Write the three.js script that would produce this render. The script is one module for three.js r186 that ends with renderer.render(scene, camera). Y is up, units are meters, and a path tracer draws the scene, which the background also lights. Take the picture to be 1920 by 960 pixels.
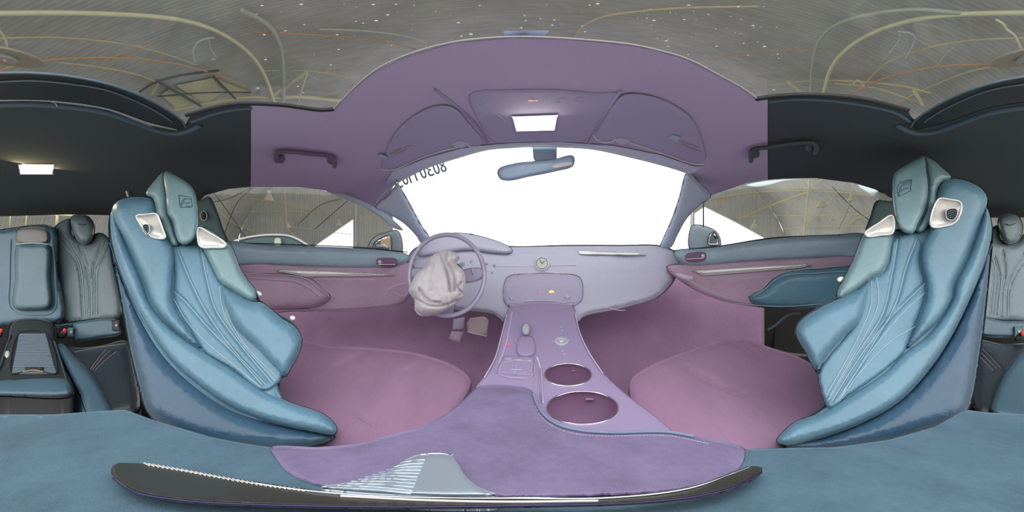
import * as THREE from 'three';
import { mergeGeometries } from 'three/addons/utils/BufferGeometryUtils.js';
import { RoundedBoxGeometry } from 'three/addons/geometries/RoundedBoxGeometry.js';
import { FontLoader } from 'three/addons/loaders/FontLoader.js';
import { RectAreaLightUniformsLib } from 'three/addons/lights/RectAreaLightUniformsLib.js';
import { ImprovedNoise } from 'three/addons/math/ImprovedNoise.js';

// ---------------------------------------------------------------- camera, sky, exposure
RectAreaLightUniformsLib.init();
const scene = new THREE.Scene();
const EYE = 1.2;                                     // lens height above the shed floor
const camera = new THREE.PerspectiveCamera(2 * Math.atan(0.5) * 180 / Math.PI, 2, 0.05, 200);
camera.position.set(0, EYE, 0);
camera.lookAt(0, EYE, -1);
scene.background = new THREE.Color(1.0, 1.0, 1.0);   // overcast daylight outside the shed
scene.backgroundIntensity = 1.6;
const renderer = new THREE.WebGLRenderer({ antialias: true });
renderer.toneMapping = THREE.LinearToneMapping;
renderer.toneMappingExposure = 1.7;
renderer.shadowMap.enabled = true;

// ---------------------------------------------------------------- helpers
let seed = 7;
const rnd = () => { seed = (seed * 1664525 + 1013904223) >>> 0; return seed / 4294967296; };
const V3 = THREE.Vector3, noise = new ImprovedNoise();
const P = (x, y, d) => new V3((x - 960) / 960 * d, EYE + (480 - y) / 960 * d, -d);   // photo direction at a distance d in metres
const fd = (d) => typeof d === 'function' ? d : () => d;
const lerp = (a, b, t) => a + (b - a) * t, clamp = (x, a = 0, b = 1) => Math.min(b, Math.max(a, x));
const ramp = (p0, d0, p1, d1) => (x, y) => lerp(d0, d1, (y - p0) / (p1 - p0));
function curve(pts, step = 8, closed = false) {
  const c = new THREE.CatmullRomCurve3(pts.map(([x, y]) => new V3(x, y, 0)), closed, 'centripetal');
  const n = Math.max(4, Math.round(c.getLength() / step));
  const a = c.getSpacedPoints(n).map((p) => [p.x, p.y]);
  if (closed) a.pop();
  return a;
}
function straight(pts, step = 8) {                     // a polygon with corners kept, sampled evenly
  const a = [];
  pts.forEach((p, i) => {
    const q = pts[(i + 1) % pts.length], n = Math.max(1, Math.round(Math.hypot(q[0] - p[0], q[1] - p[1]) / step));
    for (let k = 0; k < n; k++) a.push([lerp(p[0], q[0], k / n), lerp(p[1], q[1], k / n)]);
  });
  return a;
}
const inside = (p, poly) => {
  let c = false;
  for (let i = 0, j = poly.length - 1; i < poly.length; j = i++) {
    const [xi, yi] = poly[i], [xj, yj] = poly[j];
    if ((yi > p[1]) !== (yj > p[1]) && p[0] < (xj - xi) * (p[1] - yi) / (yj - yi) + xi) c = !c;
  }
  return c;
};
const toSeg = (p, a, b) => {
  const dx = b[0] - a[0], dy = b[1] - a[1], l = dx * dx + dy * dy, t = l ? clamp(((p[0] - a[0]) * dx + (p[1] - a[1]) * dy) / l) : 0;
  return Math.hypot(p[0] - a[0] - t * dx, p[1] - a[1] - t * dy);
};
const toLine = (p, line, closed) => {
  let m = 1e9;
  for (let i = 0; i < line.length - (closed ? 0 : 1); i++) m = Math.min(m, toSeg(p, line[i], line[(i + 1) % line.length]));
  return m;
};
function delaunay(pts) {                               // sweep over points sorted by x
  const n = pts.length, idx = pts.map((_, i) => i).sort((a, b) => pts[a][0] - pts[b][0]);
  let lo = [1e9, 1e9], hi = [-1e9, -1e9];
  for (const p of pts) { lo = [Math.min(lo[0], p[0]), Math.min(lo[1], p[1])]; hi = [Math.max(hi[0], p[0]), Math.max(hi[1], p[1])]; }
  const D = Math.max(hi[0] - lo[0], hi[1] - lo[1]) * 20, mx = (lo[0] + hi[0]) / 2, my = (lo[1] + hi[1]) / 2;
  const v = pts.concat([[mx - D, my - D], [mx, my + D], [mx + D, my - D]]);
  const circ = (i, j, k) => {
    const [x1, y1] = v[i], [x2, y2] = v[j], [x3, y3] = v[k], d = 2 * (x1 * (y2 - y3) + x2 * (y3 - y1) + x3 * (y1 - y2));
    if (Math.abs(d) < 1e-12) return { i, j, k, x: x1, y: y1, r: 1e18 };
    const a = x1 * x1 + y1 * y1, b = x2 * x2 + y2 * y2, c = x3 * x3 + y3 * y3;
    const x = (a * (y2 - y3) + b * (y3 - y1) + c * (y1 - y2)) / d, y = (a * (x3 - x2) + b * (x1 - x3) + c * (x2 - x1)) / d;
    return { i, j, k, x, y, r: (x1 - x) ** 2 + (y1 - y) ** 2 };
  };
  let open = [circ(n, n + 1, n + 2)];
  const done = [];
  for (const c of idx) {
    const edges = new Map(), keep = [];
    for (const t of open) {
      const dx = v[c][0] - t.x;
      if (dx > 0 && dx * dx > t.r) { done.push(t); continue; }
      const dy = v[c][1] - t.y;
      if (dx * dx + dy * dy - t.r > 1e-9) { keep.push(t); continue; }
      for (const [a, b] of [[t.i, t.j], [t.j, t.k], [t.k, t.i]]) {
        const key = a < b ? a * 100003 + b : b * 100003 + a;
        if (edges.has(key)) edges.delete(key); else edges.set(key, [a, b]);
      }
    }
    open = keep;
    for (const [a, b] of edges.values()) open.push(circ(a, b, c));
  }
  return done.concat(open).filter((t) => t.i < n && t.j < n && t.k < n).map((t) => [t.i, t.j, t.k]);
}
// A padded, solid shape: outline on the photo's directions, d = distance of its rim, h = how far its face swells out, r = width of the rounded rim, back = thickness behind the rim.
function relief(outline, o = {}) {
  const { h = 0.01, r = 6, back = 0.04, step = 10, grooves = [], holes = [], smooth = true, dir = null, add = null, uvxz = false } = o, d = fd(o.d ?? 1.5);
  const rim = smooth ? curve(outline, step * 0.8, true) : straight(outline, step * 0.8);
  const hol = holes.map((q) => curve(q, step * 0.6, true)), gro = grooves.map(([l, w, k]) => [curve(l, step * 0.6), w, k]);
  const pts = [], cell = new Map(), near = Math.min(step, Math.max(2, r)) * 0.3;
  const put = (p, force) => {
    const cx = Math.floor(p[0] / near), cy = Math.floor(p[1] / near);
    if (!force) for (let i = -1; i <= 1; i++) for (let j = -1; j <= 1; j++) for (const q of cell.get((cx + i) * 4096 + cy + j) ?? []) if (Math.hypot(p[0] - q[0], p[1] - q[1]) < near) return;
    const key = cx * 4096 + cy; if (!cell.has(key)) cell.set(key, []);
    cell.get(key).push(p); pts.push(p);
  };
  rim.forEach((p) => put(p, true));
  hol.forEach((q) => q.forEach((p) => put(p, true)));
  const ok = (p) => inside(p, rim) && !hol.some((q) => inside(p, q)), edge = (p) => hol.reduce((m, q) => Math.min(m, toLine(p, q, true)), 1e9);
  const area = THREE.ShapeUtils.area(rim.map(([x, y]) => new THREE.Vector2(x, y))) > 0 ? 1 : -1;
  for (const [l, w] of gro) l.forEach((p, i) => {
    const a = l[Math.max(0, i - 1)], b = l[Math.min(l.length - 1, i + 1)], L = Math.hypot(b[0] - a[0], b[1] - a[1]) || 1, nx = -(b[1] - a[1]) / L, ny = (b[0] - a[0]) / L;
    for (const s of [0, -0.5, 0.5, -1, 1]) { const q = [p[0] + nx * w * s, p[1] + ny * w * s]; if (ok(q) && toLine(q, rim, true) > near) put(q); }
  });
  for (const f of r > 3 ? [0.06, 0.2, 0.45, 0.8] : [0.5]) rim.forEach((p, i) => {
    const a = rim[(i + rim.length - 1) % rim.length], b = rim[(i + 1) % rim.length], L = Math.hypot(b[0] - a[0], b[1] - a[1]) || 1;
    const q = [p[0] - area * (b[1] - a[1]) / L * r * f, p[1] + area * (b[0] - a[0]) / L * r * f];
    if (ok(q) && toLine(q, rim, true) > r * f * 0.85) put(q);
  });
  let x0 = 1e9, x1 = -1e9, y0 = 1e9, y1 = -1e9;
  for (const [x, y] of rim) { x0 = Math.min(x0, x); x1 = Math.max(x1, x); y0 = Math.min(y0, y); y1 = Math.max(y1, y); }
  let row = 0;
  for (let y = y0; y <= y1; y += step * 0.87, row++) for (let x = x0 + (row & 1 ? step / 2 : 0); x <= x1; x += step) {
    const p = [x, y]; if (ok(p) && toLine(p, rim, true) > step * 0.45 && edge(p) > step * 0.3) put(p);
  }
  const tris = delaunay(pts).filter(([a, b, c]) => ok([(pts[a][0] + pts[b][0] + pts[c][0]) / 3, (pts[a][1] + pts[b][1] + pts[c][1]) / 3]));
  const depth = pts.map((p, i) => {
    const e = i < rim.length ? 0 : toLine(p, rim, true), k = 1 - Math.min(1, e / r);
    let up = h * Math.sqrt(Math.max(0, 1 - k * k));
    for (const [l, w, g] of gro) { const t = toLine(p, l) / w; if (t < 1) up -= g * (1 - t * t) ** 2 * (i < rim.length ? 0 : 1); }
    if (add) up += add(p[0], p[1], e) * (i < rim.length ? 0 : 1);
    return d(p[0], p[1]) - up;
  });
  const pos = [], uv = [], ind = [], m = rim.length, n = pts.length;
  pts.forEach((p, i) => { const q = P(p[0], p[1], depth[i]); pos.push(q.x, q.y, q.z); uv.push(q.x, uvxz ? q.z : q.y); });
  for (const [a, b, c] of tris) {
    const s = (pts[b][0] - pts[a][0]) * (pts[c][1] - pts[a][1]) - (pts[b][1] - pts[a][1]) * (pts[c][0] - pts[a][0]);
    if (s < 0) ind.push(a, b, c); else ind.push(a, c, b);
  }
  if (back > 0) {
    for (let i = 0; i < m; i++) { const q = dir ? P(rim[i][0], rim[i][1], depth[i]).addScaledVector(dir, back) : P(rim[i][0], rim[i][1], depth[i] + back); pos.push(q.x, q.y, q.z); uv.push(q.x, q.y - back); }
    for (let i = 0; i < m; i++) {
      const j = (i + 1) % m;
      if (area > 0) ind.push(i, n + j, j, i, n + i, n + j); else ind.push(i, j, n + j, i, n + j, n + i);
    }
    if (!hol.length) {
      const f = THREE.ShapeUtils.triangulateShape(rim.map(([x, y]) => new THREE.Vector2(x, y)), []);
      for (const [a, b, c] of f) { const s = (rim[b][0] - rim[a][0]) * (rim[c][1] - rim[a][1]) - (rim[b][1] - rim[a][1]) * (rim[c][0] - rim[a][0]); if (s < 0) ind.push(n + a, n + c, n + b); else ind.push(n + a, n + b, n + c); }
    }
  }
  const g = new THREE.BufferGeometry();
  g.setAttribute('position', new THREE.Float32BufferAttribute(pos, 3));
  g.setAttribute('uv', new THREE.Float32BufferAttribute(uv, 2));
  g.setIndex(ind);
  g.computeVertexNormals();
  g.surface = (x, y) => {                              // distance of the face in a direction of the photo
    let s = 0, t = 0;
    for (let i = 0; i < n; i++) { const q = (pts[i][0] - x) ** 2 + (pts[i][1] - y) ** 2, w = 1 / (q * q + 0.5); s += w; t += w * depth[i]; }
    return t / s;
  };
  return g;
}
// A round bar along directions of the photo; w = its thickness in photo pixels.
function bar(pts, d, w, o = {}) {
  const f = fd(d), line = o.poly ? straight(pts, 1.5) : o.sharp ? pts : curve(pts, o.step ?? 6, o.closed), v = line.map(([x, y]) => P(x, y, f(x, y)));
  const c = o.sharp && !o.closed ? new THREE.CurvePath() : new THREE.CatmullRomCurve3(v, !!o.closed);
  if (o.sharp && !o.closed) for (let i = 0; i + 1 < v.length; i++) c.add(new THREE.LineCurve3(v[i], v[i + 1]));
  const mid = v[v.length >> 1], rad = w / 2 * -mid.z / 960;
  const g = [new THREE.TubeGeometry(c, o.sharp ? Math.max(2, (v.length - 1) * 4) : line.length + (o.closed ? 1 : 0), rad, o.seg ?? 6, !!o.closed)];
  if (!o.closed) for (const q of [v[0], v[v.length - 1]]) g.push(new THREE.SphereGeometry(rad, o.seg ?? 6, 4).translate(q.x, q.y, q.z));
  return mergeGeometries(g.map((x) => x.index ? x.toNonIndexed() : x));
}
const oval = (cx, cy, rx, ry, n = 16) => Array.from({ length: n }, (_, i) => [cx + rx * Math.cos(i / n * 2 * Math.PI), cy + ry * Math.sin(i / n * 2 * Math.PI)]);
const rect = (x0, y0, x1, y1) => [[x0, y0], [x1, y0], [x1, y1], [x0, y1]];
const taken = new Map();
const numbered = (n) => { const k = taken.get(n) ?? 0; taken.set(n, k + 1); return k ? `${n}_${String(k).padStart(3, '0')}` : n; };
function thing(name, label, category, group, kind) {
  const o = new THREE.Group(); o.name = numbered(name); o.userData = { label };
  if (category) o.userData.category = category;
  if (group) o.userData.group = group;
  if (kind) o.userData.kind = kind;
  scene.add(o); return o;
}
const struct = (name, label) => thing(name, label, null, null, 'structure');
function part(parent, name, g, m, label) {
  const o = new THREE.Mesh(g, m); o.name = name; o.castShadow = o.receiveShadow = true;
  if (label) o.userData.label = label;
  parent.add(o); return o;
}

// ---------------------------------------------------------------- materials
function grain(size, f) {                              // a grey texture from a function of u, v
  const a = new Uint8Array(size * size * 4);
  for (let y = 0; y < size; y++) for (let x = 0; x < size; x++) { const v = clamp(f(x / size, y / size)) * 255, i = (y * size + x) * 4; a[i] = a[i + 1] = a[i + 2] = v; a[i + 3] = 255; }
  const t = new THREE.DataTexture(a, size, size); t.wrapS = t.wrapT = THREE.RepeatWrapping; t.magFilter = THREE.LinearFilter; t.needsUpdate = true; return t;
}
const hash = (x, y, s) => { const h = Math.sin(x * 127.1 + y * 311.7 + s * 74.7) * 43758.5453; return h - Math.floor(h); };
const pn = (u, v, k, s) => {                           // noise from 0 to 1 on k by k cells that repeats over the unit square
  const x = u * k, y = v * k, ix = Math.floor(x), iy = Math.floor(y), f = (t) => t * t * (3 - 2 * t), fx = f(x - ix), fy = f(y - iy), m = (a) => ((a % k) + k) % k;
  return lerp(lerp(hash(m(ix), m(iy), s), hash(m(ix + 1), m(iy), s), fx), lerp(hash(m(ix), m(iy + 1), s), hash(m(ix + 1), m(iy + 1), s), fx), fy);
};
const leatherGrain = grain(512, (u, v) => 0.2 + 0.5 * pn(u, v, 96, 1) + 0.35 * pn(u, v, 48, 2)); leatherGrain.repeat.set(6, 6);
const weave = grain(256, (u, v) => 0.4 + 0.2 * Math.sin(u * 2 * Math.PI * 64) * Math.sin(v * 2 * Math.PI * 64) + 0.3 * pn(u, v, 80, 9)); weave.repeat.set(6, 6);
const blotch = grain(512, (u, v) => 0.8 + 0.14 * pn(u, v, 7, 2) + 0.05 * pn(u, v, 40, 5) + 0.05 * pn(u, v, 128, 6)); blotch.repeat.set(2, 2);
const dusty = grain(1024, (u, v) => { const n = 0.6 + 0.22 * pn(u, v, 9, 3) + 0.12 * pn(u, v, 40, 8) + 0.14 * pn(u, v, 300, 4); return rnd() > 0.9988 ? 1 : n; }); dusty.repeat.set(2, 2);
const sheet = grain(512, (u, v) => 0.6 + 0.05 * Math.sin(u * 2 * Math.PI * 40) + 0.2 * pn(u, v, 6, 6) + 0.12 * pn(u, v * 0.25, 64, 7)); sheet.repeat.set(0.2, 0.2);
const C = (r, g, b) => new THREE.Color().setRGB(r, g, b);
const mat = (r, g, b, o = {}) => new THREE.MeshPhysicalMaterial({ color: C(r, g, b), roughness: 0.6, side: THREE.DoubleSide, ...o });
const leather = { roughness: 0.34, bumpMap: leatherGrain, bumpScale: 0.0005, map: blotch };
const M = {
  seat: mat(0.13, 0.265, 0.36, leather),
  seatDark: mat(0.045, 0.105, 0.175, leather),  // darkened copy of the seat leather, painting shade on the seat sides
  seatPale: mat(0.22, 0.36, 0.39, leather),
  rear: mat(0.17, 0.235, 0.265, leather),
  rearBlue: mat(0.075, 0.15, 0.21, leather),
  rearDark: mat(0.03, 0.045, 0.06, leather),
  stitch: mat(0.42, 0.56, 0.62, { roughness: 0.8 }),
  stitchDark: mat(0.035, 0.075, 0.12, { roughness: 0.8 }),
  stitchMauve: mat(0.62, 0.54, 0.68, { roughness: 0.8 }),
  silver: mat(0.75, 0.75, 0.73, { metalness: 0.35, roughness: 0.3 }),
  chrome: mat(0.8, 0.82, 0.85, { metalness: 1, roughness: 0.12 }),
  mirror: mat(0.85, 0.85, 0.85, { metalness: 1, roughness: 0.03 }),
  black: mat(0.012, 0.013, 0.016, { roughness: 0.5 }),
  gloss: mat(0.01, 0.012, 0.016, { roughness: 0.5 }),
  linerFlare: mat(0.53, 0.44, 0.63, { roughness: 0.95, bumpMap: weave, bumpScale: 0.0004 }),  // mauve lens flare painted in; same headliner cloth as the rear
  linerRear: mat(0.05, 0.07, 0.078, { roughness: 0.95, bumpMap: weave, bumpScale: 0.0004 }),
  visor: mat(0.44, 0.4, 0.58, { roughness: 0.85, bumpMap: weave, bumpScale: 0.0003 }),  // lavender flare haze painted into visors and overhead panel
  pillar: mat(0.55, 0.66, 0.82, { roughness: 0.7 }),
  pillarDark: mat(0.1, 0.17, 0.19, { roughness: 0.7 }),
  dash: mat(0.5, 0.5, 0.64, { roughness: 0.5, bumpMap: leatherGrain, bumpScale: 0.0004 }),  // lavender stands for veiling lens flare over the dashboard
  dashLow: mat(0.43, 0.4, 0.57, { roughness: 0.6 }),  // lower dashboard tone with the same flare haze painted in
  doorTop: mat(0.34, 0.48, 0.57, leather),
  doorFlare: mat(0.48, 0.33, 0.46, { roughness: 0.6, map: blotch }),  // lens flare painted into the door panel colour
  doorTeal: mat(0.11, 0.26, 0.35, leather),
  carpet: mat(0.47, 0.28, 0.46, { roughness: 1, bumpMap: weave, bumpScale: 0.002, map: blotch }),  // plum flare tint painted into the carpet colour
  carpetBlack: mat(0.014, 0.014, 0.014, { roughness: 1 }),
  cushion: mat(0.41, 0.24, 0.38, { roughness: 0.75, map: blotch }),  // cushion colour with purple lens flare painted in
  console: mat(0.36, 0.29, 0.48, { roughness: 0.4, clearcoat: 0.2 }),  // lavender flare veil painted into the console colour
  well: mat(0.2, 0.1, 0.2, { roughness: 0.6 }),
  armrest: mat(0.1, 0.19, 0.26, { roughness: 0.8, map: dusty, bumpMap: leatherGrain, bumpScale: 0.0006 }),
  armrestFlare: mat(0.24, 0.195, 0.35, { roughness: 0.75, map: dusty, bumpMap: leatherGrain, bumpScale: 0.0006 }),  // armrest leather again, with lavender lens flare painted in
  airbag: mat(0.62, 0.6, 0.62, { roughness: 0.9, bumpMap: weave, bumpScale: 0.0006 }),
  tan: mat(0.42, 0.33, 0.35, { roughness: 0.9, map: blotch }),
  white: mat(0.75, 0.76, 0.78, { roughness: 0.6 }),
  red: mat(0.75, 0.03, 0.03, { roughness: 0.4 }),
  wallSheet: mat(0.78, 0.8, 0.77, { roughness: 0.9, map: sheet, bumpMap: sheet, bumpScale: 0.04 }),
  rib: mat(0.88, 0.88, 0.6, { roughness: 0.8 }),
  ribRust: mat(0.75, 0.46, 0.27, { roughness: 0.9 }),
  ribTan: mat(0.78, 0.7, 0.4, { roughness: 0.9 }),
  ribDark: mat(0.16, 0.17, 0.15, { roughness: 0.9 }),
  ribGrey: mat(0.6, 0.66, 0.56, { roughness: 0.9 }),
  concrete: mat(0.42, 0.41, 0.38, { roughness: 0.95 }),
  lightPanel: mat(0.82, 0.8, 0.58, { roughness: 0.8 }),
  glass: mat(1, 1, 1, { transmission: 1, thickness: 0, roughness: 0, ior: 1.45 }),
  roofGlass: mat(0.92, 0.92, 0.95, { transmission: 1, thickness: 0, roughness: 0, ior: 1.2 }),
};

// ================================================================= THE SHED OUTSIDE
// A vault 14 m to each side and 7 m above the lens, closed 26 m ahead by a wall with a wide doorway, cut off over the lens to admit sky light.
const HA = 14, HB = 7, END = 26;
const dShed = (x, y) => { const sx = (x - 960) / 960, sy = Math.max(0, (480 - y) / 960); return Math.min(END, 1 / Math.sqrt((sx / HA) ** 2 + (sy / HB) ** 2)); };
const onShed = (k = 0.985) => (x, y) => dShed(x, y) * k;
{
  const pos = [], uv = [], ind = [], N = 64, arc = (i, k) => { const a = Math.PI * clamp((i - 1) / (N - 2)); return [Math.cos(a) * (HA + k), i === 0 || i === N ? -EYE : Math.sin(a) * (HB + k)]; };
  for (const k of [0, 0.2]) for (const z of [0, -END]) for (let i = 0; i <= N; i++) { const [x, y] = arc(i, k); pos.push(x, EYE + y, z); uv.push(z, i * 0.5); }
  const quad = (a, b) => { for (let i = 0; i < N; i++) ind.push(a + i, b + i, a + i + 1, a + i + 1, b + i, b + i + 1); };
  const K = N + 1; quad(0, K); quad(3 * K, 2 * K); quad(K, 3 * K); quad(2 * K, 0);
  const geo = new THREE.BufferGeometry(); geo.setAttribute('position', new THREE.Float32BufferAttribute(pos, 3)); geo.setAttribute('uv', new THREE.Float32BufferAttribute(uv, 2)); geo.setIndex(ind); geo.computeVertexNormals();
  const shed = struct('ceiling_shed', 'grey-green corrugated vault of the shed roof with ribs and rusty purlins');
  part(shed, 'roof_skin', geo, M.wallSheet);
  const R = [
    ['rib', M.rib, 9, [[-60, 26], [0, 25], [100, 24], [200, 26], [300, 32], [360, 42], [410, 60], [450, 85], [480, 115], [500, 150], [514, 192]]],
    ['purlin', M.ribTan, 3, [[-40, 74], [0, 72], [100, 70], [200, 78], [270, 90], [330, 108], [368, 122]]],
    ['purlin', M.ribRust, 4, [[-30, 140], [0, 132], [40, 120], [100, 112], [180, 108], [260, 110], [340, 122], [400, 138], [462, 162]]],
    ['purlin', M.ribTan, 3, [[110, 117], [180, 125], [250, 138], [290, 152]]],
    ['brace', M.ribRust, 2, [[180, 130], [220, 105], [282, 84]]],
    ['purlin', M.ribDark, 4, [[262, 172], [290, 155], [330, 143], [410, 132]]],
    ['brace', M.ribDark, 6, [[296, 152], [376, 198]]],
    ['brace', M.ribDark, 4, [[400, 143], [442, 186]]],
    ['brace', M.ribTan, 4, [[300, 152], [284, 176]]],
    ['purlin', M.ribDark, 3, [[296, 181], [380, 174], [470, 173]]],
    ['purlin', M.ribTan, 4, [[330, 206], [400, 192], [470, 182], [520, 184]]],
    ['rib', M.ribGrey, 9, [[455, 20], [480, 32], [507, 52], [522, 78], [529, 112], [531, 196]]],
    ['purlin', M.ribRust, 3, [[480, 60], [600, 66], [700, 75], [780, 92]]],
    ['purlin', M.ribGrey, 4, [[600, 55], [680, 58], [760, 68], [800, 80]]],
    ['brace', M.rib, 6, [[514, 178], [575, 134]]],
    ['brace', M.rib, 4, [[576, 134], [556, 198]]],
    ['purlin', M.ribTan, 2, [[480, 133], [575, 133], [640, 142], [668, 151]]],
    ['purlin', M.rib, 7, [[514, 182], [570, 182], [640, 189]]],
    ['rib', M.ribTan, 4, [[1076, 72], [1082, 62], [1097, 47], [1130, 32], [1200, 21], [1280, 15], [1420, 12]]],
    ['purlin', M.ribRust, 2, [[1325, 114], [1380, 102], [1450, 95], [1540, 92]]],
    ['rib', M.rib, 9, [[1542, 182], [1560, 125], [1590, 90], [1640, 60], [1700, 40], [1780, 28], [1850, 25], [1920, 24], [1980, 25]]],
    ['rib', M.ribGrey, 7, [[1520, 180], [1525, 110], [1540, 70], [1570, 45], [1640, 25], [1720, 18], [1800, 24]]],
    ['purlin', M.ribTan, 3, [[1610, 170], [1660, 120], [1720, 95], [1800, 78], [1920, 71], [1970, 71]]],
    ['purlin', M.ribRust, 4, [[1580, 184], [1650, 150], [1710, 133], [1780, 123], [1920, 121], [1970, 124]]],
    ['purlin', M.ribTan, 3, [[1675, 196], [1740, 165], [1800, 140], [1850, 127], [1920, 121]]],
    ['purlin', M.ribTan, 3, [[1450, 159], [1520, 152], [1600, 152], [1700, 163], [1745, 175]]],
    ['purlin', M.ribTan, 3, [[1565, 157], [1640, 165], [1722, 192]]],
    ['brace', M.rib, 6, [[1478, 154], [1512, 178]]],
    ['brace', M.rib, 6, [[1714, 168], [1730, 196]]],
    ['brace', M.rib, 4, [[1600, 158], [1608, 149], [1622, 163]]],
    ['brace', M.ribTan, 2, [[1760, 122], [1770, 105], [1790, 88]]],
    // seen through the side windows
    ['rib', M.ribTan, 2.5, [[532, 340], [536, 395], [540, 430], [562, 449]]],
    ['purlin', M.ribTan, 1.6, [[440, 398], [540, 396], [620, 402]]],
    ['purlin', M.ribTan, 1.6, [[540, 425], [600, 432], [660, 440]]],
    ['brace', M.ribTan, 1.8, [[400, 390], [440, 420], [490, 440]]],
    ['brace', M.ribDark, 1.6, [[395, 380], [430, 372], [470, 352]]],
    ['brace', M.ribDark, 1.6, [[420, 440], [445, 380], [475, 350]]],
    ['brace', M.ribDark, 1.6, [[400, 360], [430, 400], [465, 452]]],
    ['brace', M.ribTan, 1.6, [[470, 372], [520, 380], [600, 398]]],
    ['brace', M.ribDark, 1.6, [[560, 420], [600, 385], [640, 372]]],
    ['brace', M.ribDark, 1.6, [[590, 430], [630, 395], [650, 378]]],
    ['purlin', M.ribGrey, 2, [[672, 418], [700, 408], [730, 400]]],
    ['purlin', M.ribGrey, 2, [[672, 440], [705, 436], [735, 432]]],
    ['rib', M.rib, 3, [[1518, 330], [1513, 390], [1507, 446]]],
    ['purlin', M.ribTan, 2.4, [[1318, 375], [1400, 362], [1500, 357], [1600, 362], [1650, 370]]],
    ['purlin', M.ribTan, 1.8, [[1380, 408], [1450, 404], [1520, 404], [1610, 402]]],
    ['purlin', M.ribTan, 1.8, [[1440, 432], [1520, 425], [1620, 424]]],
    ['brace', M.ribTan, 2.6, [[1515, 360], [1450, 383], [1385, 410]]],
    ['brace', M.ribTan, 1.8, [[1508, 428], [1540, 395], [1588, 340]]],
    ['brace', M.ribTan, 1.8, [[1514, 352], [1545, 334]]],
    ['brace', M.ribTan, 1.8, [[1503, 336], [1514, 352]]],
    ['brace', M.ribTan, 1.6, [[1570, 440], [1620, 400], [1650, 380]]],
    ['brace', M.ribTan, 1.6, [[1540, 442], [1590, 415], [1640, 400]]],
    ['brace', M.ribDark, 1.6, [[1560, 350], [1600, 390], [1640, 420]]],
    ['brace', M.ribRust, 2, [[1355, 372], [1344, 390]]],
    ['brace', M.ribGrey, 3, [[1600, 352], [1590, 390], [1572, 430]]],
  ];
  for (const [n, m, w, pts] of R) part(shed, n, bar(pts, onShed(n === 'rib' ? 0.97 : 0.98), w, { step: 8 }), m);
  for (const q of [[[302, 178], [322, 163], [372, 186], [345, 200], [330, 203]], [[330, 160], [398, 146], [422, 172], [392, 190], [378, 190], [338, 166]], [[406, 147], [448, 164], [470, 172], [442, 178], [430, 172]]])
    part(shed, 'light_panel', relief(q, { d: onShed(0.995), h: 0.01, r: 2, back: 0.03, step: 14, smooth: false }), M.lightPanel);
  for (const pts of [[[402, 71], [385, 73], [371, 80], [362, 95], [366, 118]], [[392, 77], [395, 93], [405, 109], [396, 112]], [[1684, 59], [1705, 62], [1716, 70], [1712, 85], [1698, 109]], [[1688, 62], [1686, 76], [1668, 98]]])
    part(shed, 'white_tube', bar(pts, onShed(0.97), 3, { step: 4 }), M.white, 'bent white tube');  // bent white tubes just under the roof skin

  const end = struct('wall_shed', 'corrugated end wall of the shed around its bright doorway');
  const px = (x, y) => { const v = P(x, y, END); return [v.x, v.y - EYE]; };
  const line = 480 + EYE / END * 960, rimAt = (x) => { const v = px(x, 0)[0]; return 480 - HB * Math.sqrt(Math.max(0, 1 - (v / HA) ** 2)) / END * 960; };
  const crown = (x0, x1) => Array.from({ length: 17 }, (_, i) => { const x = lerp(x0, x1, i / 16); return [x, rimAt(x)]; }), XL = 960 - HA / END * 960, XR = 960 + HA / END * 960;
  const panels = [                                      // sheet panels of the end wall around three openings
    [[XL, line], ...crown(XL, 560), [560, line]], [...crown(560, 662), [662, 410], [592, 459], [560, 478]], [...crown(662, 736), [736, line], [662, line]],
    [...crown(736, 1296), [1296, 240], [736, 240]], [...crown(1296, 1300), [1300, line], [1296, line]],
    [...crown(1300, 1470), [1470, 470], [1440, 449], [1382, 417], [1322, 387], [1300, 402]], [...crown(1470, XR), [XR, line], [1470, line]]];
  for (const q of panels) {
    const w = new THREE.Shape(); q.forEach(([x, y], i) => { const p = px(x, y); if (i) w.lineTo(...p); else w.moveTo(...p); }); w.closePath();
    const eg = new THREE.ExtrudeGeometry(w, { depth: 0.2, bevelEnabled: false }); eg.translate(0, EYE, -END - 0.2);
    part(end, 'wall_panel', eg, M.wallSheet);
  }
  for (const x of [667, 1300]) part(end, 'column', bar([[x, 384], [x, 470]], END - 0.15, x < 900 ? 4 : 5, { sharp: true }), M.white);
  const low = struct('wall_sky_blocker', 'unseen tan wall added behind the car to block low sky light');  // unseen wall, added to block low sky light and colour the mirrors
  part(low, 'sky_blocker', new THREE.BoxGeometry(40, 2.4, 0.3).translate(0, 1.2, 4.5), mat(0.6, 0.46, 0.28, { roughness: 0.9 }));
  const fl = new THREE.BoxGeometry(60, 0.2, 90); fl.translate(0, -0.1, -20);
  const f = struct('floor_shed', 'concrete floor of the shed'); part(f, 'slab', fl, M.concrete);
}
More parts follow.
